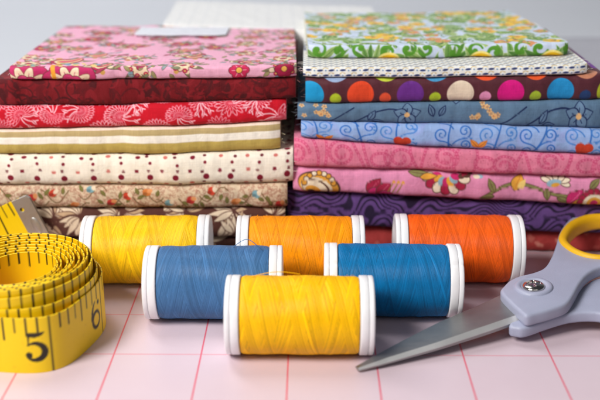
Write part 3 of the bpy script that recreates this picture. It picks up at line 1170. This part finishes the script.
def flange_profile():
    a = []                                                   # from the outer face inwards along x
    x0 = -SL / 2
    a += [(x0 + 2.6, 3.0), (x0 + 1.0, 3.1), (x0 + .8, 3.4), (x0 + .8, 6.5), (x0 + .55, 7.0), (x0 + .5, 8.6), (x0 + .12, 9.2), (x0, 9.8), (x0 + .02, 10.6), (x0 + .1, SR - .3), (x0 + .25, SR - .08), (x0 + .45, SR), (x0 + 1.4, SR), (x0 + 1.52, SR - .06), (x0 + 1.56, SR - .42),
          (x0 + 1.7, SR - .42), (x0 + 1.74, SR - .06), (x0 + 1.9, SR + .03), (x0 + 3.8, SR + .03), (x0 + 4.0, SR - .03), (x0 + 4.12, SR - .2), (x0 + 4.15, SR - 1.6), (x0 + 4.15, 4.0)]
    return a


def flange_mesh(sg):
    mb = MB()
    pr = flange_profile()
    if sg > 0:
        lathe_x(mb, [(-x, r) for x, r in pr], 128)
        mb.f[-1] = mb.f[-1][:, ::-1]
    else:
        lathe_x(mb, pr, 128)
    V = mb.v[-1]
    an = np.arctan2(V[:, 1], V[:, 2]); r_ = np.hypot(V[:, 1], V[:, 2])
    notch = np.exp(-((an - 1.9) / .05) ** 2) * (r_ > SR - 1) * .5      # the slot that holds the thread end
    k = 1 - notch / np.maximum(r_, 1e-6)
    V[:, 1] *= k; V[:, 2] *= k
    return mb


proto = None
SPOOLS = [
    ('bright yellow spool of thread lying front and centre, nearest the camera', (255, 194, 0), -2.18, 253.55, 0, 0.0, 0.3),
    ('slate blue spool of thread between the two yellow ones', (66, 112, 160), -28.81, 275.9, 1, .012, 1.5),
    ('deep turquoise blue spool of thread in front of the two orange ones', (0, 110, 168), 26.33, 277.9, 0, -.012, 2.6),
    ('lighter yellow spool of thread in the back row beside the tape measure', (254, 202, 16), -53.6, 301.9, 1, .03, 3.4),
    ('golden orange spool of thread in the middle of the back row', (255, 156, 0), -2.37, 302.1, 0, .01, 4.6),
    ('reddish orange spool of thread in the back row beside the scissors', (248, 98, 14), 50.4, 303.6, 1, -.02, 5.5),
]
FLG = {}
for i, (lab, rgb, x, y, var, rz, spin) in enumerate(SPOOLS):
    root = empty('thread_spool', (x, y, 0.0), (0, 0, rz))
    tag(root, lab, 'spool of thread', 'spools of thread lying on the mat')
    tm_ = thread_material('polyester_thread', rgb)
    if var not in BODY_ME:
        mb = MB()
        P, col = BODY[var]
        mb.grid(P, col, wrap0=True)
        w = mb.build('thread', tm_, root, (0, 0, SR + .05))
        BODY_ME[var] = w.data
    else:
        w = link('thread', BODY_ME[var], root, (0, 0, SR + .05))
        w.material_slots[0].link = 'OBJECT'
        w.material_slots[0].material = tm_
    w.rotation_euler = (spin, 0, 0)
    w.name = 'thread'
    for sg in (-1, 1):
        if sg not in FLG:
            f_ = flange_mesh(sg).build('flange', WHITE, root, (0, 0, SR + .05))
            FLG[sg] = f_.data
        else:
            f_ = link('flange', FLG[sg], root, (0, 0, SR + .05))
        f_.rotation_euler = (spin, 0, 0)
    if 'CORE_ME' not in globals():
        mb = MB()
        lathe_x(mb, [(-SL / 2 + 2.0, 2.9), (-SL / 2 + 2.0, 4.2), (SL / 2 - 2.0, 4.2), (SL / 2 - 2.0, 2.9), (-SL / 2 + 2.0, 2.9)], 40)
        c_ = mb.build('core', CORE, root, (0, 0, SR + .05)); CORE_ME = c_.data
    else:
        link('core', CORE_ME, root, (0, 0, SR + .05))
    # stray fibres and the loose end of the thread
    mb = MB()
    rr = np.random.default_rng(40 + i)
    for k in range(46):
        an = rr.uniform(.1, np.pi - .1)
        x0 = rr.uniform(-15, 15)
        L_ = rr.uniform(.8, 2.6)
        d = rr.uniform(-1.0, 1.0)
        pts = []
        for t in np.linspace(0, 1, 6):
            R_ = SR - .35 + .55 * math.sin(t * np.pi) * rr.uniform(.6, 1.1)
            aa = an + L_ * t / SR * (1 if d > 0 else -1)
            pts.append((x0 + d * t * 1.5, R_ * math.cos(aa), R_ * math.sin(aa)))
        tube(mb, pts, .022, 4)
    mb.build('stray_fibre', tm_, root, (0, 0, SR + .05))
    if i == 1:
        mb = MB()
        t = np.linspace(0, 1, 30)
        pts = np.stack([10.5 + 6.0 * (t - .5) * 1.6 * (1 - .25 * np.sin(t * np.pi)), 1.0 - 3 * t, SR - .6 + 3.6 * np.sin(t * np.pi) ** .8], 1)
        tube(mb, pts, .11, 6)
        mb.build('loose_thread', tm_, root, (0, 0, SR + .05))
    if i in (0, 4):
        mb = MB()
        t = np.linspace(0, 1, 24)
        if i == 4:
            pts = np.stack([-14.6 - .4 * np.sin(t * 5), -2.0 + 1.5 * t, SR - .3 + 2.4 * t - 1.0 * t * t], 1)
        else:
            pts = np.stack([-14.0 + 14 * t, 1.5 + 2 * t, SR - .2 + 1.1 * np.sin(t * np.pi)], 1)
        tube(mb, pts, .11, 6)
        mb.build('loose_thread', tm_, root, (0, 0, SR + .05))

# ------------------------------------------------------------------ tape measure
TW = 17.0                                                    # 5/8 inch tape
right = onz(100.5, 333)
CRAD = 23.6
TX, TY = right[0] - CRAD, right[1] + 1.0
corner = onz(52, 370)
AC = math.atan2(corner[1] - TY, corner[0] - TX) + .04              # angle of the flattened corner with the 5 inch line


def coil():
    """centre line (x, y, z of lower edge) from the outer loose end inwards"""
    pts = []
    # loose end: behind the coil, rising to the metal tip
    P0 = ony(41, 214, 314.0)
    end = np.array([P0[0] - TX, P0[1] - TY])
    ctrl = [np.array([end[0], end[1], 9.5]), np.array([end[0] - 9, end[1] + .3, 5.4]), np.array([end[0] - 20, end[1] + .2, 2.0]), np.array([end[0] - 31, end[1] - 4, .5]),
            np.array([-30, 18, .2]), np.array([-25.4, 10.5, .1])]
    ctrl = np.array(ctrl)
    # Catmull-Rom through the loose end
    cc = np.vstack([2 * ctrl[0] - ctrl[1], ctrl, [[-24.5, 2, 0.1]]])
    for i in range(1, len(cc) - 2):
        for t in np.linspace(0, 1, 24, endpoint=False):
            a, b, c, d = cc[i - 1:i + 3]
            pts.append(.5 * ((2 * b) + (-a + c) * t + (2 * a - 5 * b + 4 * c - d) * t * t + (-a + 3 * b - 3 * c + d) * t ** 3))
    a_start = math.atan2(10.5, -25.4)
    wraps = 11.6
    n = int(wraps * 190)
    for i in range(n):
        q = i / (n - 1)
        an = a_start + q * wraps * 2 * np.pi
        w = q * wraps                                        # wraps made so far
        r = CRAD + 1.6 - w * 1.18 if w < 1.0 else CRAD + .42 - (w - 1) * 1.26
        r += .28 * math.sin(an * 2 + w * 1.7) * min(1, w) + .16 * math.sin(an * 3 - w * 2.1)
        da = (an - AC + np.pi) % (2 * np.pi) - np.pi
        kf = max(0, 1 - w / 2.2)
        r *= 1 + kf * (.16 * math.exp(-(da / .34) ** 2) - .035 * math.exp(-((da + .75) / .3) ** 2) - .03 * math.exp(-((da - .75) / .35) ** 2))
        if w < .9:
            z = .05 + 1.0 * max(0, w - .5)
        elif w < 3:
            z = .45 + (w - .9) / 2.1 * 6.3
        else:
            z = 6.75 - (w - 3) * .36
        z += .35 * math.sin(an * 1 + 1.0) * min(1, w / 3)
        z = max(z, .05)
        pts.append(np.array([r * math.cos(an), r * math.sin(an), z]))
    return np.array(pts)


cl = coil()
# resample evenly
seg = np.linalg.norm(np.diff(cl, axis=0), axis=1)
cum = np.concatenate([[0], np.cumsum(seg)])
stp = .34
S = np.arange(0, cum[-1], stp)
cl = np.stack([np.interp(S, cum, cl[:, k]) for k in range(3)], 1)
for _ in range(3):
    cl[1:-1] = (cl[:-2] + 2 * cl[1:-1] + cl[2:]) / 4
# inch scale: the 5 inch line sits on the corner of the outer wrap
loop_i = [i for i in range(len(S)) if S[i] > 60 and abs((math.atan2(cl[i, 1], cl[i, 0]) - AC + np.pi) % (2 * np.pi) - np.pi) < .03]
S5 = S[loop_i[0]]
inch = (S - S5) / 25.4 + 5.0                                 # inch reading at each point


def digit_strokes(d):
    """numerals as centre lines with widths in a 0..1 x 0..1.5 box"""
    def arc(cx, cy, rx, ry, a0, a1, w0, w1, n=14, mid=None):
        t = np.linspace(0, 1, n)
        a = np.radians(a0 + (a1 - a0) * t)
        wv = w0 + (w1 - w0) * t if mid is None else w0 + (w1 - w0) * t + (mid - (w0 + w1) / 2) * np.sin(t * np.pi)
        return np.stack([cx + rx * np.cos(a), cy + ry * np.sin(a)], 1), wv
    L_ = lambda p, q, w0, w1: (np.array([p, q], float), np.array([w0, w1]))
    ball = lambda x, y, r: (np.array([[x, y], [x + .01, y]]), np.array([2 * r, 2 * r]))
    return {
        '1': [L_((.5, .02), (.5, 1.45), .2, .2), L_((.5, 1.45), (.25, 1.2), .1, .05), L_((.25, .03), (.75, .03), .06, .06)],
        '2': [arc(.5, 1.05, .36, .4, 170, -40, .08, .2, mid=.2), L_((.78, .8), (.1, .08), .2, .06), L_((.1, .1), (.9, .1), .2, .14), ball(.2, 1.05, .12)],
        '3': [arc(.48, 1.1, .32, .34, 160, -90, .08, .08, mid=.22), arc(.48, .4, .38, .38, 90, -160, .08, .08, mid=.24), ball(.2, 1.15, .12), ball(.18, .3, .13)],
        '4': [L_((.68, .02), (.68, 1.45), .2, .2), L_((.68, 1.45), (.06, .45), .06, .06), L_((.06, .42), (.98, .42), .09, .09)],
        '5': [(np.array([(.24, 1.36), (.5, 1.34), (.74, 1.38), (.9, 1.47)]), np.array([.22, .24, .17, .05])), L_((.25, 1.42), (.2, .82), .07, .07), arc(.46, .48, .42, .44, 130, -150, .06, .07, 22, mid=.30), ball(.2, .3, .155)],
        '6': [arc(.62, .72, .5, .75, 110, 190, .08, .26), arc(.5, .45, .36, .42, 0, 360, .12, .12, 26, mid=.2), ball(.78, 1.28, .12)],
        '7': [L_((.1, 1.38), (.92, 1.38), .2, .14), L_((.9, 1.36), (.4, .05), .06, .24)],
        '8': [arc(.5, 1.08, .3, .36, 0, 360, .14, .14, 26, mid=.16), arc(.5, .4, .38, .4, 0, 360, .15, .15, 26, mid=.2)],
        '9': [arc(.38, .78, .5, .75, -70, 10, .08, .26), arc(.5, 1.05, .36, .42, 0, 360, .12, .12, 26, mid=.2), ball(.22, .22, .12)],
        '0': [arc(.5, .74, .36, .7, 0, 360, .12, .12, 30, mid=.2)],
    }[d]


class Strip(Print):
    pass


print('INCH', inch[0], cum[-1])
yel, ink = (244, 204, 6), (36, 30, 18)
tp = Print((S[-1]) + 2, 0, TW, yel, 7.0)
base_mm = lambda k: S5 + (k - 5.0) * 25.4                    # position along the strip of inch k
k8 = int(math.ceil(inch[0] * 8))
while k8 / 8 < inch[-1]:
    x = base_mm(k8 / 8)
    if k8 % 8 == 0:
        ln = TW
    elif k8 % 4 == 0:
        ln = 6.6
    else:
        ln = 4.2 if k8 % 2 else 4.6
    if True:
        p_w = .5
        tp.line([(x, TW), (x, TW - ln)], p_w, ink)
    if k8 % 8 == 0 and k8 > 0:
        s_ = str(k8 // 8)
        sc = 5.9
        x0 = x - 1.0 - sc * 1.1 * len(s_)
        for n_, ch in enumerate(s_):
            for pts_, w_ in digit_strokes(ch):
                q_ = pts_ * np.array([sc * 1.1, sc]) + np.array([x0 + n_ * sc * 1.0, 3.9])
                tp.line(q_, list(np.maximum(w_ * sc, .2)), ink)
    k8 += 1
# faint wear along the tape
tq = Print(S[-1] + 2, 0, TW, (246, 196, 10), 7.0)
for k8 in range(int(math.ceil(inch[0] * 8)), int(inch[-1] * 8)):
    x = base_mm(k8 / 8)
    tq.line([(x, TW), (x, TW - (3.4 if k8 % 4 else 4.6))], .5, ink)
for _ in range(900):
    tp.ell(U_(0, S[-1]), U_(0, TW), U_(.2, .9), U_(.1, .4), U_(0, 3), (230, 186, 10), .45)

tape_m, N, L, B = new_mat('printed_tape')
at = N.new('ShaderNodeAttribute'); at.attribute_name = 'print'
L.new(at.outputs['Color'], B.inputs['Base Color'])
uv = N.new('ShaderNodeUVMap'); uv.uv_map = 'cloth'
mp = N.new('ShaderNodeMapping'); mp.inputs['Scale'].default_value = (3.4, 3.4, 1); L.new(uv.outputs[0], mp.inputs[0])
wv = noise(N, L, mp.outputs[0], 1.0, 3, .6)
bp = N.new('ShaderNodeBump'); bp.inputs['Strength'].default_value = .22; bp.inputs['Distance'].default_value = .0002
L.new(wv, bp.inputs['Height']); L.new(bp.outputs[0], B.inputs['Normal'])
L.new(mth(N, L, 'ADD', mth(N, L, 'MULTIPLY', wv, .25), .3), B.inputs['Roughness'])
B.inputs['Specular IOR Level'].default_value = .45

tape = empty('tape_measure', (TX, TY, 0))
tag(tape, 'yellow coiled sewing tape measure showing the numbers 5 and 6, with its metal tip loose', 'tape measure')
mb = MB()
tg = np.gradient(cl[:, :2], axis=0)
tg /= np.linalg.norm(tg, axis=1)[:, None]
nrm = np.stack([tg[:, 1], -tg[:, 0]], 1)                     # outward
rad = np.hypot(cl[:, 0], cl[:, 1])
hs = np.linspace(0, TW, 50)
th = .2
lean = .02
slp = np.clip(np.gradient(cl[:, 2]) / stp, -.6, .6) * np.clip((75 - S) / 20, 0, 1)
def sheet(sgn):
    P = np.zeros((len(S), len(hs), 3))
    out = sgn * th + lean * (hs[None] - TW / 2) * 0
    P[..., 0] = cl[:, 0, None] + nrm[:, 0, None] * out - (slp * tg[:, 0])[:, None] * hs[None]
    P[..., 1] = cl[:, 1, None] + nrm[:, 1, None] * out - (slp * tg[:, 1])[:, None] * hs[None]
    P[..., 2] = cl[:, 2, None] + hs[None] / np.sqrt(1 + slp ** 2)[:, None]
    return P
Ug = np.repeat(S[:, None], len(hs), 1); Vg = np.repeat(hs[None], len(S), 0)
cA = lin(tp.sample(Ug, Vg))
PA, PB = sheet(1), sheet(-1)
mb.grid(PA, cA, np.stack([Ug, Vg], -1))
# inner face carries the ticks too
cB = np.where((S < 72)[:, None, None], cA, lin(tq.sample(Ug, Vg)))
mb.grid(PB, cB, np.stack([Ug, Vg], -1), flip=True)
# rounded selvedges, ticks wrap over them
for j, fl in ((-1, False), (0, True)):
    m_ = (PA[:, j] + PB[:, j]) / 2 + np.array([0, 0, .16 if j else -.05])
    mb.grid(np.stack([PA[:, j], m_, PB[:, j]], 1), np.repeat(cA[:, j][:, None], 3, 1), np.stack([Ug[:, :3], Vg[:, :3]], -1), flip=not fl)
mb.build('tape_strip', tape_m, tape)

# the metal tip folded over the end
STEEL = metal_material('nickel_steel', (196, 194, 192), .5, (1, 1, 1), .25)


def plate(outline, holes, h0, h1, bevel=.3, seg=3, nsm=0):
    """flat plate from outlines in its own plane with rounded edges; returns a bmesh"""
    bm = bmesh.new()
    loops = []
    for lp in [outline] + list(holes):
        vs = [bm.verts.new((x, y, h0)) for x, y in lp]
        es = [bm.edges.new((vs[i], vs[(i + 1) % len(vs)])) for i in range(len(vs))]
        loops.append(es)
    bmesh.ops.triangle_fill(bm, use_beauty=True, use_dissolve=False, edges=[e for l in loops for e in l])
    bmesh.ops.recalc_face_normals(bm, faces=bm.faces[:])
    r = bmesh.ops.extrude_face_region(bm, geom=bm.faces[:])
    for v in [g for g in r['geom'] if isinstance(g, bmesh.types.BMVert)]:
        v.co.z = h1
    bmesh.ops.recalc_face_normals(bm, faces=bm.faces[:])
    if bevel > 0:
        ed = [e for e in bm.edges if len(e.link_faces) == 2 and abs(e.link_faces[0].normal.dot(e.link_faces[1].normal)) < .5 and abs(e.verts[0].co.z - e.verts[1].co.z) < 1e-6]
        bmesh.ops.bevel(bm, geom=ed, offset=bevel, segments=seg, affect='EDGES', profile=.5)
    return bm


def smooth_loop(pts, n=6):
    """closed Catmull-Rom through the points"""
    p = np.asarray(pts, float)
    out = []
    m = len(p)
    for i in range(m):
        a, b, c, d = p[(i - 1) % m], p[i], p[(i + 1) % m], p[(i + 2) % m]
        for t in np.linspace(0, 1, n, endpoint=False):
            out.append(.5 * ((2 * b) + (-a + c) * t + (2 * a - 5 * b + 4 * c - d) * t * t + (-a + 3 * b - 3 * c + d) * t ** 3))
    return np.array(out)


def place_bm(bm, O, e1, e2, n):
    for v in bm.verts:
        q = O + e1 * v.co.x + e2 * v.co.y + n * v.co.z
        v.co = q
    bm.normal_update()


e0 = cl[0]
t0 = -np.array([tg[0, 0], tg[0, 1], (cl[1, 2] - cl[0, 2]) / stp * 1.0])
t0 /= np.linalg.norm(t0)
n0 = np.array([nrm[0, 0], nrm[0, 1], 0.0])
if n0[1] > 0:
    n0 = -n0
u0 = np.cross(n0, t0) if np.cross(n0, t0)[2] > 0 else -np.cross(n0, t0)
tipmesh = MB()
hole = [(1.9 + .75 * math.cos(a), 12.4 + .75 * math.sin(a)) for a in np.linspace(0, 2 * np.pi, 18, endpoint=False)]
outl = [(-3.4, -.3), (2.2, -.3), (3.2, .8), (3.2, TW - .8), (2.2, TW + .3), (-3.4, TW + .3)]
outl = [(x - 0.0, y) for x, y in outl]
hole = [(x - 3.2, y + .8) for x, y in hole]
for h0, h1 in ((.26, .62), (-.62, -.26)):
    bm = plate(outl, [hole], h0, h1, .1, 2)
    place_bm(bm, e0, t0, u0, n0)
    from_bm(tipmesh, bm, smooth=False)
bm = bmesh.new()
bmesh.ops.create_uvsphere(bm, u_segments=24, v_segments=12, radius=1.0)
for v in bm.verts:
    v.co = (v.co.x * 1.5 + .7, v.co.y * 3.4 + 6.0, v.co.z * .45 + .55)
place_bm(bm, e0, t0, u0, n0)
from_bm(tipmesh, bm)
tip = tipmesh.build('metal_tip', STEEL, tape)

# ------------------------------------------------------------------ scissors
T0 = onz(352, 367.5, 1.0)
P1 = onz(533, 290, 6.5)
d1 = P1 - T0
d1[2] = 0
d1 /= np.linalg.norm(d1)
SLOPE = math.radians(5.2)
e1 = d1 * math.cos(SLOPE) + np.array([0, 0, math.sin(SLOPE)])
e2 = np.cross(np.array([0, 0, 1.0]), d1)
nn = np.cross(e1, e2)


def sp(px, py, d):
    """spot of the photograph as coordinates in the scissors' own plane, d above its mid plane"""
    p = onplane(px, py, T0 + nn * d, nn)
    return ((p - T0) @ e1, (p - T0) @ e2)


def outline_px(pts, d, n=5):
    return smooth_loop([sp(x, y, d) for x, y in pts], n)


BLADE = metal_material('blade_steel', (158, 158, 157), .42, (.06, 1, 1), .2)
BLADE.node_tree.nodes['Principled BSDF'].inputs['Metallic'].default_value = .85
EDGE = metal_material('ground_edge', (214, 214, 214), .45, (.06, 1, 1), .15)
GREY = plastic_material('lavender_grey_plastic', (160, 164, 186), rough=.42, bump=.12)
EDGE.node_tree.nodes['Principled BSDF'].inputs['Metallic'].default_value = .6
YEL = plastic_material('yellow_rubber', (236, 182, 18), rough=.5, bump=.12)
SCREW = metal_material('bright_screw', (200, 196, 190), .18, (1, 1, 1), .1)
sciss = empty('scissors', T0)
tag(sciss, 'closed scissors with lavender grey handles and yellow lined finger loop', 'scissors')

def to_root(mb_):
    for i in range(len(mb_.v)):
        mb_.v[i] = mb_.v[i] - T0
    return mb_


def add_plate(part, pts, holes, h0, h1, mat, bevel, seg=3, smooth=True, parent=None):
    bm = plate(pts, holes, h0, h1, bevel, seg)
    place_bm(bm, T0, e1, e2, nn)
    mb_ = MB()
    from_bm(mb_, bm, smooth=smooth)
    o = to_root(mb_).build(part, mat, parent or sciss)
    return o


# blades: flat hollow-ground plates with a bright ground bevel along the cutting edge
top_edge = [(352, 367), (377, 353.5), (407, 338), (440, 322), (473, 308.5), (498, 297), (520, 287), (545, 276)]
bot_edge = [(358, 368), (390, 359.5), (440, 345), (490, 328.5), (523, 317), (545, 309)]
TE = np.array([sp(x, y, .9) for x, y in top_edge]); BE = np.array([sp(x, y, .9) for x, y in bot_edge])
xs = np.concatenate([np.linspace(.6, 6, 12), np.linspace(7, TE[-1, 0] - 2, 46)])
tz = np.interp(xs, TE[:, 0], TE[:, 1]); bz = np.interp(xs, BE[:, 0], BE[:, 1])
for _ in range(2):
    tz[1:-1] = (tz[:-2] + 2 * tz[1:-1] + tz[2:]) / 4; bz[1:-1] = (bz[:-2] + 2 * bz[1:-1] + bz[2:]) / 4
bz = np.minimum(bz, tz - .25)


def blade(part, flip):
    mb_ = MB()
    rows = []
    for x, t, b in zip(xs, tz, bz):
        w = t - b
        thick = .55 + .75 * min(1, x / 40)
        ch = min(1.5, w * .3)
        if not flip:
            sec = [(t, 0), (t, thick * .8), (t - .25, thick), (b + ch, thick), (b + ch, thick), (b + .05, .18), (b, 0)]
        else:
            m = t + b
            t2, b2 = t - .5, b + .2
            sec = [(b2, -.02), (b2, -thick * .8), (b2 + .25, -thick), (t2 - ch, -thick), (t2 - ch, -thick), (t2 - .05, -.2), (t2, -.02)]
        rows.append([T0 + e1 * x + e2 * y + nn * z for y, z in sec])
    P = np.array(rows)
    mb_.grid(P[:, :4], flip=True, mi=0, smooth=False)
    mb_.grid(P[:, 4:], flip=True, mi=1, smooth=False)
    mb_.grid(np.stack([P[:, -1], P[:, 0]], 1), flip=True, smooth=False)
    mb_.add(P[0], [[0, 1, 2], [0, 2, 3], [0, 3, 5], [0, 5, 6]], smooth=False)
    return to_root(mb_).build(part, [BLADE, EDGE], sciss)


blade('blade', False)
blade('blade', True)

# upper handle with the finger loop
hA = 4.2
A_out = [(500.5, 291), (504, 285), (510, 279.5), (519, 275.5), (533, 272), (544, 267), (551, 257), (556, 244), (560, 231), (569, 219), (582, 212.5), (602, 209.5), (626, 210), (648, 217), (660, 230), (656, 246), (640, 257), (618, 263.5), (600, 267), (588, 273.5), (580, 283), (574, 294), (567, 303), (552, 309), (538, 313), (526, 315.5), (519, 310), (509, 301)]
hole_px = [(562, 240), (566, 230), (574, 222.5), (586, 217.5), (602, 215.2), (620, 216), (637, 222), (645.5, 232), (641, 244), (627, 252), (612, 256.5), (600, 258), (584, 255.5), (570, 249)]
Ao, Ah = outline_px(A_out, hA), outline_px(hole_px, hA)
hand = add_plate('handle', Ao, [Ah], .25, hA, GREY, 1.0, 4)
# yellow liner of the loop
cen = Ah.mean(0)
nrmv = (Ah - cen)
def offs(loop, d):
    t = np.roll(loop, -1, 0) - np.roll(loop, 1, 0)
    t /= np.linalg.norm(t, axis=1)[:, None]
    n_ = np.stack([t[:, 1], -t[:, 0]], 1)
    if ((loop - cen) * n_).sum() < 0:
        n_ = -n_
    return loop + n_ * d
ring_prof = [(1.15, 3.9), (.9, 4.75), (.2, 5.1), (-.9, 5.0), (-1.7, 4.3), (-1.95, 3.0), (-1.95, .6), (-1.6, -.4), (-.6, -.9), (.5, -.7), (1.0, .0)]
rows = []
for d, z in ring_prof:
    lp = offs(Ah, d)
    rows.append([T0 + e1 * x + e2 * y + nn * z for x, y in lp])
mb_ = MB()
mb_.grid(np.array(rows), wrap0=True, wrap1=True)
to_root(mb_).build('loop_liner', YEL, hand)

# lower handle, running out to the right below the upper one
hB = .2
B_out = [(509, 325), (513, 316), (524, 306), (540, 297), (556, 292), (572, 296), (580, 288), (590, 280.5), (602, 277), (625, 275), (655, 277), (690, 282), (722, 296), (732, 316), (716, 334), (684, 340), (650, 334), (620, 322), (600, 313), (572, 313.5), (548, 320), (526, 327.5), (516, 327.5)]
B_hole = [(628, 298), (640, 290), (662, 288), (690, 293), (710, 304), (714, 318), (700, 328), (676, 329), (652, 322), (634, 311)]
Bo, Bh = outline_px(B_out, hB), outline_px(B_hole, hB)
hand2 = add_plate('handle', Bo, [Bh], -3.5, hB, GREY, 1.0, 4)
Ah_keep = Bh
cen = Bh.mean(0)
rows = []
for d, z in ring_prof:
    lp = offs(Bh, d)
    rows.append([T0 + e1 * x + e2 * y + nn * (z - 3.9) for x, y in lp])
mb_ = MB()
mb_.grid(np.array(rows), wrap0=True, wrap1=True)
to_root(mb_).build('loop_liner', YEL, hand2)

# pivot: raised boss and a slotted screw
pc = sp(533.5, 287, hA)


def lathe_n(mb_, prof, cx, cy, n=64):
    a = np.linspace(0, 2 * np.pi, n, endpoint=False)
    P = np.array([[T0 + e1 * (cx + r * math.cos(t)) + e2 * (cy + r * math.sin(t)) + nn * z for t in a] for r, z in prof])
    mb_.grid(P, wrap1=True)


mb_ = MB()
lathe_n(mb_, [(6.0, hA - .3), (5.8, hA + .35), (5.3, hA + .7), (4.5, hA + .75), (4.0, hA + .5), (3.7, hA + .1), (3.0, hA), (0.01, hA)], *pc)
to_root(mb_).build('pivot_boss', GREY, sciss)
mb_ = MB()
a = np.linspace(0, 2 * np.pi, 72, endpoint=False)
rr_ = np.concatenate([np.linspace(.001, 3.0, 22), [3.25, 3.35, 3.35]])
Pz = np.zeros((len(rr_), len(a), 3))
for i, r in enumerate(rr_):
    for j, t in enumerate(a):
        x, y = r * math.cos(t), r * math.sin(t)
        z = hA + .25 + (1.35 * math.sqrt(max(0, 1 - (r / 3.4) ** 2)) if i < len(rr_) - 1 else -.3)
        c_, s__ = math.cos(.9), math.sin(.9)
        xr, yr = x * c_ + y * s__, -x * s__ + y * c_
        for q_, w_ in ((abs(yr), abs(xr)), (abs(xr), abs(yr))):   # crossed slot
            if q_ < .34 and w_ < 2.1:
                z = min(z, hA + .75)
        Pz[i, j] = T0 + e1 * (pc[0] + x) + e2 * (pc[1] + y) + nn * z
mb_.grid(Pz, wrap1=True)
to_root(mb_).build('pivot_screw', SCREW, sciss)

# ------------------------------------------------------------------ camera, lamps, world
cam = bpy.data.cameras.new('camera')
co = bpy.data.objects.new('camera', cam)
COL.objects.link(co)
SC.camera = co
cam.sensor_width = 36
cam.lens = FOC * 36 / 600
cam.clip_start = .01
cam.clip_end = 20
co.location = (0, 0, CAMH * MM)
co.rotation_euler = (math.pi / 2 - PITCH, 0, YAW)
cam.dof.use_dof = True
cam.dof.focus_distance = (np.array([0, 281, 14]) - CP) @ CF * MM
cam.dof.aperture_fstop = 10.0


def area(name, loc, target, sx, sy, power, color=(1, 1, 1)):
    l = bpy.data.lights.new(name, 'AREA')
    l.shape = 'RECTANGLE'
    l.size, l.size_y = sx, sy
    l.energy = power
    l.color = color
    o = bpy.data.objects.new(name, l)
    COL.objects.link(o)
    o.location = loc
    d = np.array(target) - np.array(loc)
    d = d / np.linalg.norm(d)
    o.rotation_euler = (math.acos(-d[2]), 0, math.atan2(d[0], -d[1]) if False else math.atan2(-d[0], d[1]))
    return o


area('key_softbox', (-.38, -.06, .48), (0, .29, .02), .23, .23, 5.6, (1, .97, .93))
area('front_softbox', (.15, -.35, .55), (0, .32, .03), .5, .4, .6, (1, .98, .97))
area('background_lamp', (-.45, .75, .9), (0, 1.15, .1), .8, .3, 6.5, (.96, .98, 1))

W = bpy.data.worlds.new('World')
SC.world = W
W.use_nodes = True
W.node_tree.nodes['Background'].inputs[0].default_value = (.86, .9, 1.0, 1)
W.node_tree.nodes['Background'].inputs[1].default_value = .055
SC.view_settings.view_transform = 'Standard'
SC.view_settings.look = 'None'
SC.view_settings.exposure = 0.0
SC.view_settings.gamma = 1.0
SC.cycles.use_denoising = True
SC.cycles.max_bounces = 8
